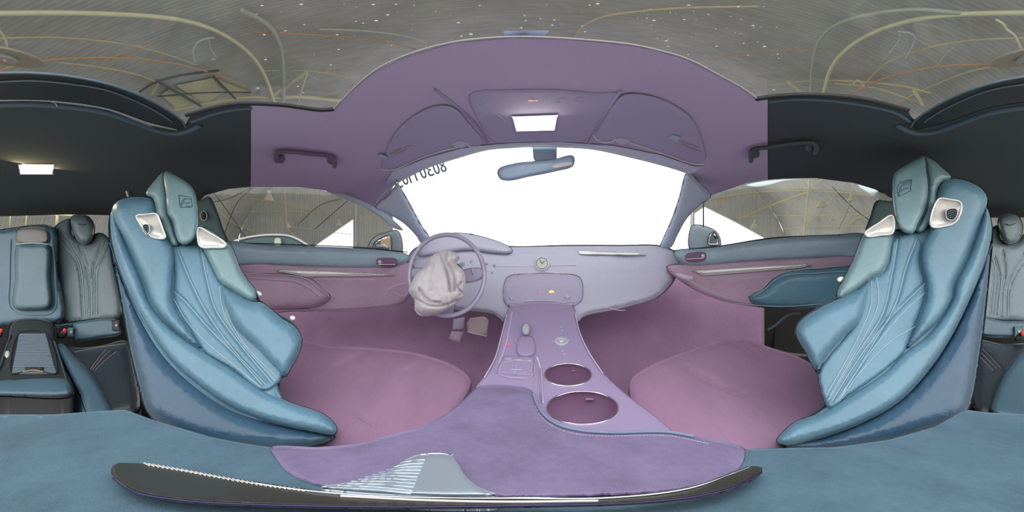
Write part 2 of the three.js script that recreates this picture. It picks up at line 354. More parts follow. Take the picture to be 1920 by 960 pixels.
// round lamps hanging under the vault, cut by the picture's edge
for (const [x, ys, lab, cable] of [
  [10, 106, 'round beige reflector disc hanging under the shed roof over the brown skylights', [[-2, 55], [10, 74], [14, 92]]],
  [1930, 106, 'round beige reflector disc hanging on a kinked cable from the shed roof', [[1868, 37], [1880, 44], [1888, 55], [1902, 66], [1914, 90]]]]) {
  const t = thing('hanging_lamp', lab, 'lamp'), c = P(x, ys, 8.6);
  const dish = new THREE.LatheGeometry([[0.001, 0.03], [0.15, 0.03], [0.17, 0], [0.45, -0.02], [0.5, -0.01], [0.5, 0.02], [0.2, 0.08], [0.001, 0.1]].map((p) => new THREE.Vector2(...p)), 40).translate(c.x, c.y, c.z);
  part(t, 'reflector', dish, mat(0.6, 0.55, 0.44, { roughness: 0.7 }));
  part(t, 'hub', new THREE.CylinderGeometry(0.13, 0.16, 0.09, 24).translate(c.x, c.y - 0.01, c.z), mat(0.62, 0.64, 0.64, { roughness: 0.5 }));
  part(t, 'bulb', new THREE.SphereGeometry(0.035, 12, 8).translate(c.x, c.y - 0.06, c.z), M.ribRust);
  part(t, 'cable', bar(cable, onShed(0.93), 4, { step: 5 }), M.rib);
}
const bells = [[504, 369, 1, 'white'], [635, 419, 0.6, 'pale'], [540, 423, 0.5, 'small'], [1540, 381, 1, 'white'], [1596, 371, 0.75, 'pale'], [1415, 422, 0.8, 'white'], [1560, 411, 0.5, 'small']];
const bellNames = ['cream bell lamp hanging beside the tan post beyond the driver window', 'little bell lamp just above the slanted doorway beyond the driver window', 'tiny bell lamp low beside the tan post beyond the driver window', 'cream bell lamp right of the pale post beyond the passenger window', 'pale bell lamp close to the torn window film', 'white bell lamp over the slanted doorway beyond the passenger window', 'tiny bell lamp below the bell lamps beyond the passenger window'];
bells.forEach(([x, y, s], i) => {
  const t = thing('bell_lamp', bellNames[i], 'lamp', 'bell lamps in the shed'), d = Math.min(19, dShed(x, y) * 0.8), c = P(x, y, d), k = s * d / 960 * 9;
  const g = new THREE.LatheGeometry([[0.15, 0.9], [0.2, 0.6], [0.45, 0.35], [0.9, -0.5], [1, -0.8], [0.92, -0.8], [0.4, 0.2], [0.001, 0.5]].map(([a, b]) => new THREE.Vector2(a * k, b * k)), 20).translate(c.x, c.y, c.z);
  part(t, 'shade', g, mat(0.72, 0.68, 0.5, { roughness: 0.6 }));
  part(t, 'socket', new THREE.SphereGeometry(0.36 * k, 12, 8).translate(c.x, c.y + k, c.z), M.white);
  part(t, 'bulb', new THREE.SphereGeometry(0.3 * k, 10, 8).translate(c.x, c.y - 0.4 * k, c.z), M.white);
});
{ // a white car parked outside, seen end on through the driver window
  const t = thing('parked_car', 'white parked car with a rounded roof seen through the driver window', 'car'), d = 8;
  part(t, 'roof', bar([[428, 462], [440, 452], [470, 444], [510, 440], [545, 443], [575, 458], [590, 468]], d, 4, { step: 4 }), M.white);
  part(t, 'rear_window', relief([[434, 462], [446, 453], [472, 446], [510, 442.5], [543, 445], [570, 458], [582, 468], [510, 472], [436, 470]], { d: d + 0.05, h: 0.02, r: 4, back: 1.8, step: 10 }), M.pillarDark);
  part(t, 'headrest', relief(rect(515, 447, 526, 462), { d: d - 0.05, h: 0.03, r: 4, back: 0.05, step: 5 }), M.ribGrey);
  const b = new RoundedBoxGeometry(1.7, 0.75, 3.6, 4, 0.2), c = P(508, 530, d + 1.6); b.translate(c.x, 0.85, c.z); part(t, 'body', b, M.white);
  for (const [sx, sz] of [[-1, -1], [1, -1], [-1, 1], [1, 1]]) part(t, 'wheel', new THREE.CylinderGeometry(0.31, 0.31, 0.2, 24).rotateZ(Math.PI / 2).translate(c.x + sx * 0.75, 0.31, c.z + sz * 1.2), M.black);
}

// ================================================================= THE CABIN SHELL
const dHead = (x, y) => { const s = (480 - y) / 960; return 1 / (1.957 * s + 0.17 + 0.12 * Math.exp(-s * 8)); };
const dDoorL = (x) => lerp(1.86, 2.08, (x - 430) / 330), dDoorR = (x) => lerp(2.08, 1.86, (x - 1265) / 360);
{
  const c = struct('ceiling', 'fabric headliner of the car with dark rear sections and a front section tinted mauve by painted lens flare');
  const L = [[-90, 408], [60, 404], [140, 402], [215, 404], [260, 420], [330, 420], [372, 380], [385, 366], [430, 354], [470, 350.5], [470, 195], [440, 196], [400, 203], [356, 217], [346, 238], [330, 244], [280, 235], [200, 206], [100, 192], [0, 190], [-90, 193]];
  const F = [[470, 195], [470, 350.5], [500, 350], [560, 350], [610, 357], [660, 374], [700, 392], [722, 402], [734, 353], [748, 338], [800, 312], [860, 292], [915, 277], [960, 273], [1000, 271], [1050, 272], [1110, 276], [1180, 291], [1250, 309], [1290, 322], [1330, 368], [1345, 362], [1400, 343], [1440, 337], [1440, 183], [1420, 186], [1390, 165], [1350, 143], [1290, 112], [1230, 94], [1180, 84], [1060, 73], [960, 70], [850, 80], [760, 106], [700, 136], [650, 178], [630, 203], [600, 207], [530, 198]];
  const R = [[1440, 183], [1440, 337], [1470, 335], [1530, 334], [1600, 343], [1640, 355], [1672, 372], [1710, 410], [1780, 412], [1860, 408], [2010, 408], [2010, 193], [1920, 190], [1850, 197], [1780, 215], [1745, 228], [1712, 223], [1700, 205], [1620, 187], [1530, 179], [1460, 181]];
  const o = { d: dHead, h: 0.004, r: 3, back: 0.03, step: 16, smooth: false };
  part(c, 'rear_liner', relief(L, o), M.linerRear, 'dark charcoal rear headliner');
  const fl = part(c, 'flare_liner', relief(F, o), M.linerFlare, 'front headliner with mauve lens flare painted in');  // split from the rear liner along the lens flare edge
  part(c, 'rear_liner', relief(R, o), M.linerRear, 'dark charcoal rear headliner');
  // raised cheeks beside the overhead panel
  part(c, 'pillar_seam', bar([[268, 330], [330, 300], [400, 272], [440, 262]], (x, y) => dHead(x, y) - 0.003, 1.4), M.black);
  part(c, 'pillar_seam', bar([[1640, 252], [1700, 268], [1760, 300], [1785, 318]], (x, y) => dHead(x, y) - 0.003, 1.4), M.black);
  // sunroof surround
  const near = (k) => (x, y) => dHead(x, y) - k;
  part(c, 'opening_trim', bar([[626, 204], [640, 189], [700, 134], [760, 104], [850, 79], [960, 69], [1060, 72], [1180, 83], [1230, 93], [1290, 111], [1350, 142], [1390, 164], [1418, 184]], near(0.004), 4), mat(0.38, 0.36, 0.38), 'grey trim of the roof opening');
  part(c, 'opening_seal', bar([[350, 216], [400, 202], [440, 195], [470, 194], [530, 197], [600, 206], [624, 205]], near(0.004), 8), M.black);
  part(c, 'opening_seal', bar([[1420, 185], [1460, 180], [1530, 178], [1620, 186], [1702, 206]], near(0.004), 9), M.black);
  for (const l of [[[1444, 190], [1490, 186], [1540, 187], [1620, 197], [1680, 212], [1706, 228]], [[360, 228], [400, 214], [440, 205], [470, 203]]]) part(c, 'opening_lip', bar(l, near(0.006), 7), mat(0.1, 0.15, 0.2, { roughness: 0.6 }));
  for (const s of [1, -1]) {
    const q = (pts) => s > 0 ? pts : pts.map(([x, y]) => [2056 - x, y]);
    const g = new THREE.Group(); g.name = 'sliding_frame'; g.userData.label = 'black sliding sunroof frame'; c.add(g);
    part(g, 'frame_face', relief(q([[-90, 140], [0, 136], [60, 136], [130, 142], [200, 156], [260, 177], [310, 203], [343, 228], [349, 238], [342, 244], [320, 240], [280, 230], [200, 203], [100, 189], [0, 187], [-90, 190]]), { d: near(0.01), h: 0.006, r: 6, back: 0.02, step: 12 }), M.gloss);
    part(g, 'outer_rim', bar(q([[-90, 140], [0, 137], [60, 137], [130, 143], [200, 157], [260, 178], [310, 204], [342, 228], [348, 238]]), near(0.02), 5), mat(0.1, 0.16, 0.2, { roughness: 0.3 }));
    part(g, 'inner_rim', bar(q([[-90, 155], [0, 153], [60, 151], [130, 157], [200, 169], [260, 192], [300, 213], [322, 228]]), near(0.02), 4), mat(0.16, 0.22, 0.26, { roughness: 0.3 }));
    part(g, 'lower_lip', bar(q([[-90, 198], [0, 196], [60, 195], [130, 200], [200, 211], [260, 232], [300, 246], [330, 250], [352, 246], [372, 236]]), near(0.012), 12), mat(0.09, 0.14, 0.19, { roughness: 0.6 }), 'rounded slate lip of the headliner');
    if (s > 0) part(g, 'scuff', bar(q([[97, 191], [104, 194], [107, 200]]), near(0.026), 1.4), M.white);
  }
  // overhead panel
  const oc = new THREE.Group(); oc.name = 'overhead_panel'; oc.userData.label = 'overhead console panel tinted lavender by painted flare, with map lamp and switches'; c.add(oc);
  const pd = near(0.006);
  part(oc, 'panel', relief([[880, 178], [960, 168], [1050, 168], [1120, 174], [1160, 176], [1098, 262], [1060, 268], [1000, 266], [950, 268], [922, 264], [905, 240]], { d: pd, h: 0.008, r: 8, back: 0.02, step: 10, grooves: [[[[905, 225], [925, 266]], 4, 0.003]] }), M.visor);
  for (const [x, y, w] of [[908, 187, 9], [911, 197, 10], [912, 191, 7], [1088, 178, 12], [1085, 185, 11], [1082, 191, 10], [1045, 187, 5], [1052, 187, 5], [1045, 193, 8], [921, 223, 3], [927, 223, 3], [1076, 217, 3], [1083, 217, 3]]) part(oc, 'marking', relief(rect(x - w / 2, y - 0.9, x + w / 2, y + 0.9), { d: near(0.0155), h: 0.0006, r: 1, back: 0.001, step: 4, smooth: false }), M.stitch);
  part(oc, 'red_marking', relief(rect(990, 187, 1009, 191), { d: near(0.0155), h: 0.0006, r: 1, back: 0.001, step: 4, smooth: false }), M.red);
  part(oc, 'side_rail', bar([[1163, 172], [1140, 205], [1118, 240], [1104, 268]], near(0.012), 6), mat(0.34, 0.36, 0.46));
  part(oc, 'side_rail', bar([[815, 168], [850, 195], [880, 220], [905, 250], [914, 268]], near(0.01), 5), mat(0.3, 0.29, 0.4));
  part(oc, 'catch', bar([[934, 217], [941, 220], [948, 229]], near(0.016), 2), M.stitch);
  // stick-on notes and small marks
  for (const [q, m] of [[[[708, 292], [716, 289], [729, 295], [722, 299]], M.stitch], [[[1252, 258], [1260, 252], [1277, 257], [1268, 266]], M.stitch]]) part(c, 'sticker', relief(q, { d: near(0.03), h: 0.0006, r: 1, back: 0.001, step: 5, smooth: false }), m, 'pale square sticker on a sun visor');
  part(c, 'header_glow', relief([[722, 345], [735, 322], [800, 296], [862, 279], [905, 273], [960, 268], [1050, 266], [1100, 270], [1150, 273], [1240, 291], [1300, 312], [1320, 312], [1296, 326], [1250, 311], [1180, 293], [1110, 278], [1050, 274], [1000, 273], [960, 275], [915, 280], [860, 295], [800, 315], [748, 341]], { d: near(0.014), h: 0.008, r: 5, back: 0.01, step: 7, smooth: false }), mat(0.62, 0.68, 0.82, { roughness: 0.5 }), 'pale blue strip painted in for the bright gap between visors and windscreen');  // pale strip painted in for the bright gap below the visors
  const header = [[748, 339], [800, 313], [860, 293], [915, 278], [960, 274], [1000, 272], [1050, 273], [1110, 277], [1180, 292], [1250, 310], [1290, 323]];
  part(c, 'windscreen_header', bar(header, near(0.016), 8), mat(0.7, 0.76, 0.85, { roughness: 0.4 }), 'pale header strip over the windscreen');
}
function visor(name, label, out, clip, notes, lines) {
  const t = thing(name, label, 'sun visor'), near = (k) => (x, y) => dHead(x, y) - k;
  part(t, 'panel', relief(out, { d: near(0.012), h: 0.012, r: 7, back: 0.012, step: 10, smooth: true }), M.visor);
  part(t, 'clip', relief(clip, { d: near(0.02), h: 0.012, r: 4, back: 0.02, step: 4 }), M.dash);
  for (const l of lines) part(t, 'edge_highlight', bar(l, near(0.026), 2.6), M.white);  // white lines paint the rim highlight along the visor edges
  for (const [x, y, w, a] of notes) { const c = Math.cos(a) * w / 2, s = Math.sin(a) * w / 2, k = 0.9; part(t, 'printed_line', relief([[x - c, y - s - k], [x + c, y + s - k], [x + c, y + s + k], [x - c, y - s + k]], { d: near(0.0265), h: 0.0004, r: 1, back: 0.001, step: 5, smooth: false }), M.tan); }
}
visor('sun_visor', 'folded sun visor above the steering wheel with tan warning print', [[716, 313], [722, 290], [735, 258], [765, 225], [800, 204], [832, 197], [855, 204], [880, 232], [906, 266], [900, 274], [862, 276], [835, 281], [790, 296], [745, 315], [730, 318]], [[846, 270], [855, 264], [868, 264], [878, 270], [874, 276], [852, 277]],
  [[738, 287, 14, -0.4], [744, 281, 18, -0.4], [752, 285, 26, -0.4], [757, 278, 30, -0.4]], [[[716, 317], [735, 319], [790, 296], [835, 281], [862, 275], [872, 268], [882, 275], [904, 274]]]);
visor('sun_visor', 'folded sun visor on the passenger side with tan warning print', [[1110, 262], [1126, 232], [1150, 196], [1168, 178], [1200, 176], [1250, 190], [1295, 220], [1315, 260], [1322, 300], [1300, 306], [1250, 292], [1190, 271], [1150, 264], [1126, 268]], [[1152, 264], [1158, 258], [1172, 258], [1183, 264], [1178, 270], [1158, 270]],
  [[1284, 268, 22, 0.35], [1290, 275, 30, 0.35], [1298, 272, 26, 0.35], [1304, 281, 26, 0.35]], [[[1113, 254], [1122, 264], [1142, 267], [1154, 261]], [[1182, 268], [1240, 287], [1296, 306], [1318, 308]]]);
function grab(label, pts, ends, m) {
  const t = thing('grab_handle', label, 'grab handle'), k = (z) => (x, y) => dHead(x, y) - z;
  part(t, 'bar', bar(pts, k(0.045), 9, { seg: 10 }), m);
  for (const e of ends) part(t, 'mount', relief(oval(e[0], e[1], 9, 9), { d: k(0.01), h: 0.03, r: 6, back: 0.012, step: 5 }), m);
}
grab('flare-tinted mauve grab handle on the roof over the driver window', [[518, 302], [520, 286], [540, 284], [580, 288], [618, 293], [627, 300], [627, 312]], [[526, 298], [622, 300]], mat(0.15, 0.11, 0.18, { roughness: 0.6 }));  // purple flare painted into this handle colour
grab('dark green-grey grab handle on the roof over the passenger window', [[1408, 302], [1410, 282], [1440, 276], [1490, 268], [1522, 268], [1531, 276], [1528, 287]], [[1416, 288], [1518, 276]], mat(0.06, 0.085, 0.085, { roughness: 0.5 }));
function domeLamp(label, q, dz, warm, power) {
  const t = thing('dome_lamp', label, 'lamp'), d = (x, y) => dHead(x, y) - dz, cx = (q[0][0] + q[1][0] + q[2][0] + q[3][0]) / 4, cy = (q[0][1] + q[1][1] + q[2][1] + q[3][1]) / 4;
  const grow = q.map(([x, y]) => [x + Math.sign(x - cx) * 3, y + Math.sign(y - cy) * 2.4]);
  part(t, 'bezel', relief(grow, { d, h: 0.003, r: 2, back: 0.02, step: 6, smooth: false }), M.visor);
  part(t, 'lens', relief(q, { d: (x, y) => d(x, y) - 0.006, h: 0.004, r: 3, back: 0.006, step: 6, smooth: false }), mat(0.9, 0.88, 0.8, { emissive: C(1, 0.93, 0.78), emissiveIntensity: 4 }), 'glowing white lens');
  const c = P(cx, cy + 1, d(cx, cy) - 0.03), e = P(q[1][0], q[1][1], d(cx, cy)).x - P(q[0][0], q[0][1], d(cx, cy)).x;
  const l = new THREE.RectAreaLight(warm, power, Math.abs(e), 0.05); l.position.copy(c); l.lookAt(c.x * 0.6, c.y - 1, c.z + 0.9); l.name = 'lamp_light'; t.add(l);
}
domeLamp('lit front map lamp in the overhead panel', [[962, 220], [1044, 217], [1039, 244], [969, 246]], 0.02, C(1, 0.92, 0.78), 14);
domeLamp('lit rear dome lamp in the dark headliner', [[36, 310], [99, 310], [97, 326], [39, 326]], 0.01, C(1, 0.78, 0.42), 16);

// glazing
{
  const w = struct('window_1', 'windscreen with a lot number written on the glass');
  const dW = (x, y) => lerp(1.74, 2.5, (y - 275) / 185);
  part(w, 'pane', relief([[735, 350], [800, 308], [915, 272], [1000, 266], [1110, 270], [1250, 303], [1300, 325], [1270, 420], [1240, 470], [1000, 468], [800, 462], [775, 400]], { d: dW, h: 0.002, r: 2, back: 0, step: 24, smooth: false }), M.glass);
  const font = await new FontLoader().loadAsync('fonts/droid/droid_sans_bold.typeface.json');
  const ink = mat(0.34, 0.36, 0.38, { roughness: 0.8 });
  '80301103'.split('').forEach((ch, i) => {
    const [bx, by] = [[840, 320], [828, 324], [816, 328], [803, 332], [790, 337], [779, 341], [769, 344], [758, 350]][i];
    const g = new THREE.ExtrudeGeometry(font.generateShapes(ch, 24), { depth: 1, bevelEnabled: false, curveSegments: 5 }), a = g.attributes.position, th = -0.35;
    for (let k = 0; k < a.count; k++) {
      const gx = -a.getX(k) * 0.72, gy = -a.getY(k), x = bx + gx * Math.cos(th) - gy * Math.sin(th), y = by + gx * Math.sin(th) + gy * Math.cos(th);
      const v = P(x, y, dW(x, y) - 0.006 - a.getZ(k) * 0.001); a.setXYZ(k, v.x, v.y, v.z);
    }
    g.computeVertexNormals(); part(w, 'digit', g, ink, 'grey digit seen from behind');
  });
  const l = struct('window_2', 'driver side window'), r = struct('window_3', 'passenger side window'), b = struct('window_4', 'tinted roof glass of the car with dust specks'), k = struct('window_5', 'rear window strip behind the rear seats');
  part(l, 'pane', relief([[366, 380], [430, 350], [560, 346], [660, 370], [725, 400], [790, 455], [790, 480], [420, 470], [370, 460]], { d: 2.34, h: 0.001, r: 2, back: 0, step: 30, smooth: false }), M.glass);
  part(l, 'sunlit_edge', relief([[598, 354], [640, 361], [690, 381], [722, 399], [750, 424], [757, 432], [738, 428], [712, 406], [680, 387], [640, 370]], { d: 2.2, h: 0.004, r: 2, back: 0.01, step: 6 }), M.pillar);  // pale strip painted in for the sunlit upper window edge
  part(r, 'pane', relief([[1256, 470], [1300, 370], [1400, 338], [1530, 330], [1640, 350], [1700, 380], [1700, 450], [1440, 460]], { d: 2.34, h: 0.001, r: 2, back: 0, step: 30, smooth: false }), M.glass);
  const film = mat(0.62, 0.74, 0.74, { roughness: 0.5 });
  part(r, 'torn_film', relief([[1604, 341], [1630, 350], [1655, 360], [1674, 376], [1672, 380], [1664, 372], [1662, 383], [1655, 371], [1651, 380], [1645, 370], [1640, 376], [1628, 362], [1612, 352]], { d: 2.2, h: 0.002, r: 1.5, back: 0.004, step: 5, smooth: false }), film, 'pale torn film with a ragged edge');
  part(r, 'torn_film', relief([[1398, 347], [1430, 340], [1470, 336], [1505, 335], [1470, 339], [1440, 347], [1415, 350]], { d: 2.2, h: 0.002, r: 1.5, back: 0.004, step: 5 }), film);
  part(b, 'pane', relief([[-120, -50], [2040, -50], [2040, 200], [1690, 215], [1420, 190], [1290, 116], [960, 74], [760, 110], [625, 210], [340, 244], [-120, 180]], { d: (x, y) => dHead(x, y) * 1.04 + 0.01, h: 0.001, r: 2, back: 0, step: 40, smooth: false }), M.roofGlass);
  part(b, 'label_plate', relief([[944, 58], [1030, 57], [1021, 67], [946, 68]], { d: (x, y) => dHead(x, y) * 1.04, h: 0.001, r: 1, back: 0.002, step: 6, smooth: false }), mat(0.45, 0.62, 0.68), 'pale blue plate at the front edge of the glass');
  const specks = [];
  for (let i = 0; i < 260; i++) {
    const x = 480 + rnd() * 980, y = 6 + rnd() * 170;
    const lim = x < 640 ? 195 : x > 1400 ? 180 : 68 + ((x - 1000) / 375) ** 2 * 108;
    if (y > lim - 4) continue;
    const p = P(x, y, dHead(x, y) * 1.04 + 0.002), s = 0.0005 + rnd() ** 3 * 0.0018;
    specks.push(new THREE.SphereGeometry(s, 5, 4).scale(2.2, 0.6, 1).translate(p.x, p.y, p.z));
  }
  part(b, 'dust', mergeGeometries(specks), M.white).userData.kind = 'stuff';
  part(k, 'pane', relief([[-90, 395], [215, 395], [215, 440], [-90, 440]], { d: 2.75, h: 0.001, r: 2, back: 0, step: 30, smooth: false }), M.glass);
  part(k, 'heater_rail', bar([[-60, 404], [60, 402], [135, 404]], 2.68, 3), M.ribTan);
  for (const x of [20, 50, 108]) part(k, 'rear_shelf_post', bar([[x, 400], [x - 2, 430]], 2.66, x > 100 ? 5 : 2), M.ribTan);
}
{ // pillars
  const a = struct('trim_1', 'blue-grey windscreen pillar on the driver side'), b = struct('trim_2', 'blue-grey windscreen pillar on the passenger side'), c = struct('trim_3', 'teal centre pillar beside the driver seat'), e = struct('trim_4', 'teal centre pillar beside the passenger seat');
  const dA = (x, y) => lerp(1.98, 2.22, (y - 340) / 110);
  part(a, 'cover', relief([[746, 343], [752, 352], [764, 372], [778, 398], [792, 424], [806, 446], [794, 460], [778, 440], [758, 420], [740, 408], [722, 398], [702, 388], [728, 366]], { d: dA, h: 0.03, r: 12, back: 0.05, step: 8 }), M.pillar);
  part(a, 'seam', bar([[702, 386], [716, 366], [735, 350], [747, 342]], (x, y) => dA(x, y) - 0.03, 2), M.stitch);
  part(b, 'cover', relief([[1288, 322], [1300, 328], [1316, 346], [1334, 368], [1318, 380], [1300, 396], [1284, 416], [1270, 442], [1258, 464], [1236, 466], [1244, 444], [1258, 412], [1272, 372]], { d: dA, h: 0.03, r: 12, back: 0.05, step: 8 }), M.pillar);
  part(b, 'seam', bar([[1290, 324], [1312, 348], [1330, 370]], (x, y) => dA(x, y) - 0.03, 3), M.stitch);
  part(b, 'quarter_frame', bar([[1330, 370], [1319, 380], [1319, 425]], 2.2, 3, { sharp: true }), M.pillarDark);
  part(b, 'screw_cap', relief(oval(1294, 347, 3, 2.5, 10), { d: (x, y) => dA(x, y) - 0.028, h: 0.004, r: 2, back: 0.004, step: 3 }), M.white);
  part(c, 'cover', relief([[352, 372], [374, 376], [392, 368], [405, 390], [418, 428], [428, 460], [380, 470], [350, 470]], { d: 2.12, h: 0.012, r: 8, back: 0.05, step: 8 }), M.pillarDark);
  part(c, 'belt_slot', relief([[376, 400], [382, 396], [387, 402], [382, 413], [377, 409]], { d: 2.1, h: 0.006, r: 2, back: 0.02, step: 4 }), M.black);
  part(c, 'belt_slot_rim', bar(oval(382, 405, 6, 9, 12), 2.098, 1.6, { closed: true }), M.white);
  part(e, 'cover', relief([[1643, 376], [1660, 376], [1690, 384], [1700, 440], [1640, 456], [1622, 440], [1632, 405]], { d: 2.12, h: 0.012, r: 8, back: 0.05, step: 8 }), M.pillarDark);
}
{ // floors
  const f = struct('floor', 'front footwell carpet tinted plum by painted lens flare'), b = struct('floor_rear', 'black carpet of the rear footwells');
  const dF = ramp(540, 2.6, 900, 1.72);
  part(f, 'carpet', relief([[430, 484], [760, 484], [960, 484], [1300, 484], [1432, 484], [1432, 880], [430, 880]], { d: dF, h: 0.002, r: 4, back: 0.05, step: 26, smooth: false, dir: new V3(0, -1, 0), add: (x, y) => 0.02 * noise.noise(x / 90, y / 60, 3) }), M.carpet);
  part(b, 'carpet', relief([[-120, 560], [429, 560], [429, 900], [-120, 900]], { d: ramp(540, 2.9, 900, 1.8), h: 0.002, r: 4, back: 0.05, step: 30, smooth: false, dir: new V3(0, -1, 0) }), M.carpetBlack);
  part(b, 'carpet', relief([[1433, 548], [2040, 560], [2040, 900], [1433, 900]], { d: ramp(540, 2.9, 900, 1.8), h: 0.002, r: 4, back: 0.05, step: 30, smooth: false, dir: new V3(0, -1, 0) }), M.carpetBlack);
  part(b, 'sill', bar([[1425, 658], [1480, 664], [1530, 668]], 2.05, 6), M.ribDark);
  for (const l of [[[1430, 672], [1480, 690], [1510, 720]], [[1420, 720], [1450, 712], [1500, 718], [1540, 760]]]) part(b, 'mat_seam', bar(l, 2.0, 2), mat(0.06, 0.06, 0.06));
}

// ================================================================= DOORS
function door(name, label, dD, o) {
  const t = struct(name, label);
  part(t, 'upper_panel', relief(o.upper, { d: dD, h: 0.035, r: 14, back: 0.04, step: 9 }), M.doorTop, 'slate blue padded upper panel');
  const mid = relief(o.mid, { d: (x, y) => dD(x) - 0.005, h: 0.015, r: 8, back: 0.04, step: 10 });
  part(t, 'middle_panel', mid, M.doorFlare, 'middle panel tinted mauve by painted lens flare');
  part(t, 'trim_strip', relief(o.strip, { d: (x, y) => dD(x) - 0.03, h: 0.012, r: 4, back: 0.02, step: 6, smooth: false }), M.silver, 'brushed silver trim strip');
  const arm = relief(o.arm, { d: (x, y) => dD(x) - 0.02, h: 0.045, r: 20, back: 0.05, step: 9 });
  part(t, 'arm_pad', arm, o.armMat);
  for (const l of o.stitches) part(t, 'stitching', bar(l, (x, y) => Math.min(arm.surface(x, y), mid.surface(x, y)) - 0.009, 1.2), o.thread);
  const h = new THREE.Group(); h.name = 'door_handle'; t.add(h);
  part(h, 'recess', relief(o.handle, { d: (x, y) => dD(x) - 0.034, h: 0.002, r: 3, back: 0.02, step: 5 }), M.well);
  const [[a, b]] = o.handle, x1 = o.handle[1][0], y1 = o.handle[2][1];
  part(h, 'lever', bar([[a + 4, y1 - 1], [x1 - 4, y1 - 1 + (o.tilt ?? 0)]], (x) => dD(x) - 0.042, 2.4), M.chrome);
  part(h, 'lock_knob', relief(oval(o.knob[0], o.knob[1], 3.5, 3.5, 10), { d: (x, y) => dD(x) - 0.038, h: 0.006, r: 3, back: 0.006, step: 3 }), M.silver);
  part(t, 'window_seal', bar(o.seal, (x) => dD(x) - 0.01, 2.2), M.black);
}
door('door_1', 'driver door with a silver strip and flare-tinted mauve arm panel', dDoorL, {
  upper: [[418, 456], [500, 459], [600, 462], [700, 467], [758, 474], [768, 480], [762, 494], [740, 500], [690, 504], [600, 502], [500, 498], [425, 494]],
  mid: [[424, 490], [520, 494], [640, 498], [740, 496], [772, 492], [778, 530], [760, 566], [700, 580], [560, 584], [450, 580]],
  strip: [[518, 508], [526, 505], [620, 508], [740, 514], [738, 516], [650, 518], [570, 518]],
  arm: [[420, 512], [480, 512], [560, 516], [590, 526], [620, 556], [600, 574], [520, 580], [450, 576]], armMat: M.doorFlare, thread: M.stitchMauve,
  stitches: [[[450, 511], [500, 514], [550, 517], [575, 524], [600, 542], [625, 562]], [[455, 520], [510, 524], [555, 528], [580, 540], [605, 560]], [[560, 516], [585, 522], [610, 542], [628, 560]], [[590, 523], [650, 523], [700, 524]]],
  handle: [[706, 485], [744, 486], [744, 497], [707, 496]], knob: [712, 491], seal: [[420, 455], [560, 459], [690, 465], [764, 473]],
});
door('door_2', 'passenger door with a silver strip and deep teal arm panel', dDoorR, {
  upper: [[1262, 472], [1330, 464], [1400, 453], [1480, 444], [1560, 440], [1625, 441], [1622, 480], [1560, 484], [1460, 488], [1380, 494], [1300, 500], [1276, 494]],
  mid: [[1248, 500], [1300, 494], [1400, 488], [1520, 482], [1640, 478], [1640, 560], [1560, 578], [1440, 578], [1340, 560], [1280, 530]],
  strip: [[1298, 507], [1400, 500], [1515, 494], [1522, 497], [1500, 502], [1400, 510], [1320, 516]],
  arm: [[1404, 556], [1430, 542], [1452, 520], [1480, 508], [1540, 504], [1600, 500], [1620, 540], [1580, 574], [1500, 578], [1440, 577], [1412, 570]], armMat: M.doorTeal, thread: M.stitch,
  stitches: [[[1402, 556], [1425, 546], [1445, 525], [1470, 511], [1520, 504], [1590, 498]], [[1412, 556], [1432, 544], [1452, 526], [1475, 516], [1530, 512], [1590, 508]], [[1380, 569], [1430, 573], [1480, 574], [1540, 570]], [[1262, 512], [1300, 530], [1340, 550], [1390, 566]], [[1340, 523], [1400, 522], [1440, 519]]],
  handle: [[1284, 479], [1323, 474], [1324, 487], [1288, 490]], knob: [1318, 480], tilt: -2, seal: [[1262, 470], [1350, 461], [1440, 447], [1530, 442], [1622, 440]],
});
part(thing('pocket_handle', 'thin curved pull strap low on the passenger door', 'handle'), 'strap', bar([[1440, 618], [1454, 610], [1470, 596], [1484, 589], [1500, 588]], 1.96, 4), M.rearBlue);

// outside mirrors
function wing(label, out, glass, m) {
  const t = thing('wing_mirror', label, 'mirror');
  part(t, 'housing', relief(out, { d: 2.55, h: 0.03, r: 6, back: 0.1, step: 6 }), mat(0.22, 0.28, 0.33, { roughness: 0.35 }));
  part(t, 'mirror_glass', relief(glass, { d: 2.51, h: 0.002, r: 2, back: 0.01, step: 5, smooth: false }), m);
  part(t, 'glass_rim', bar(glass, 2.505, 1.4, { closed: true, step: 4 }), M.black);
}
wing('driver outside mirror with a tan reflection behind the door glass', [[688, 476], [692, 456], [702, 444], [722, 436], [744, 431], [752, 440], [752, 480]], [[700, 468], [701, 456], [714, 446], [731, 441], [732, 470]], M.mirror);
wing('passenger outside mirror beyond the door glass, beside the slanted bright doorway', [[1294, 470], [1293, 430], [1300, 421], [1325, 424], [1344, 434], [1352, 450], [1350, 466]], [[1328, 458], [1330, 440], [1338, 434], [1346, 446], [1346, 458]], M.mirror);

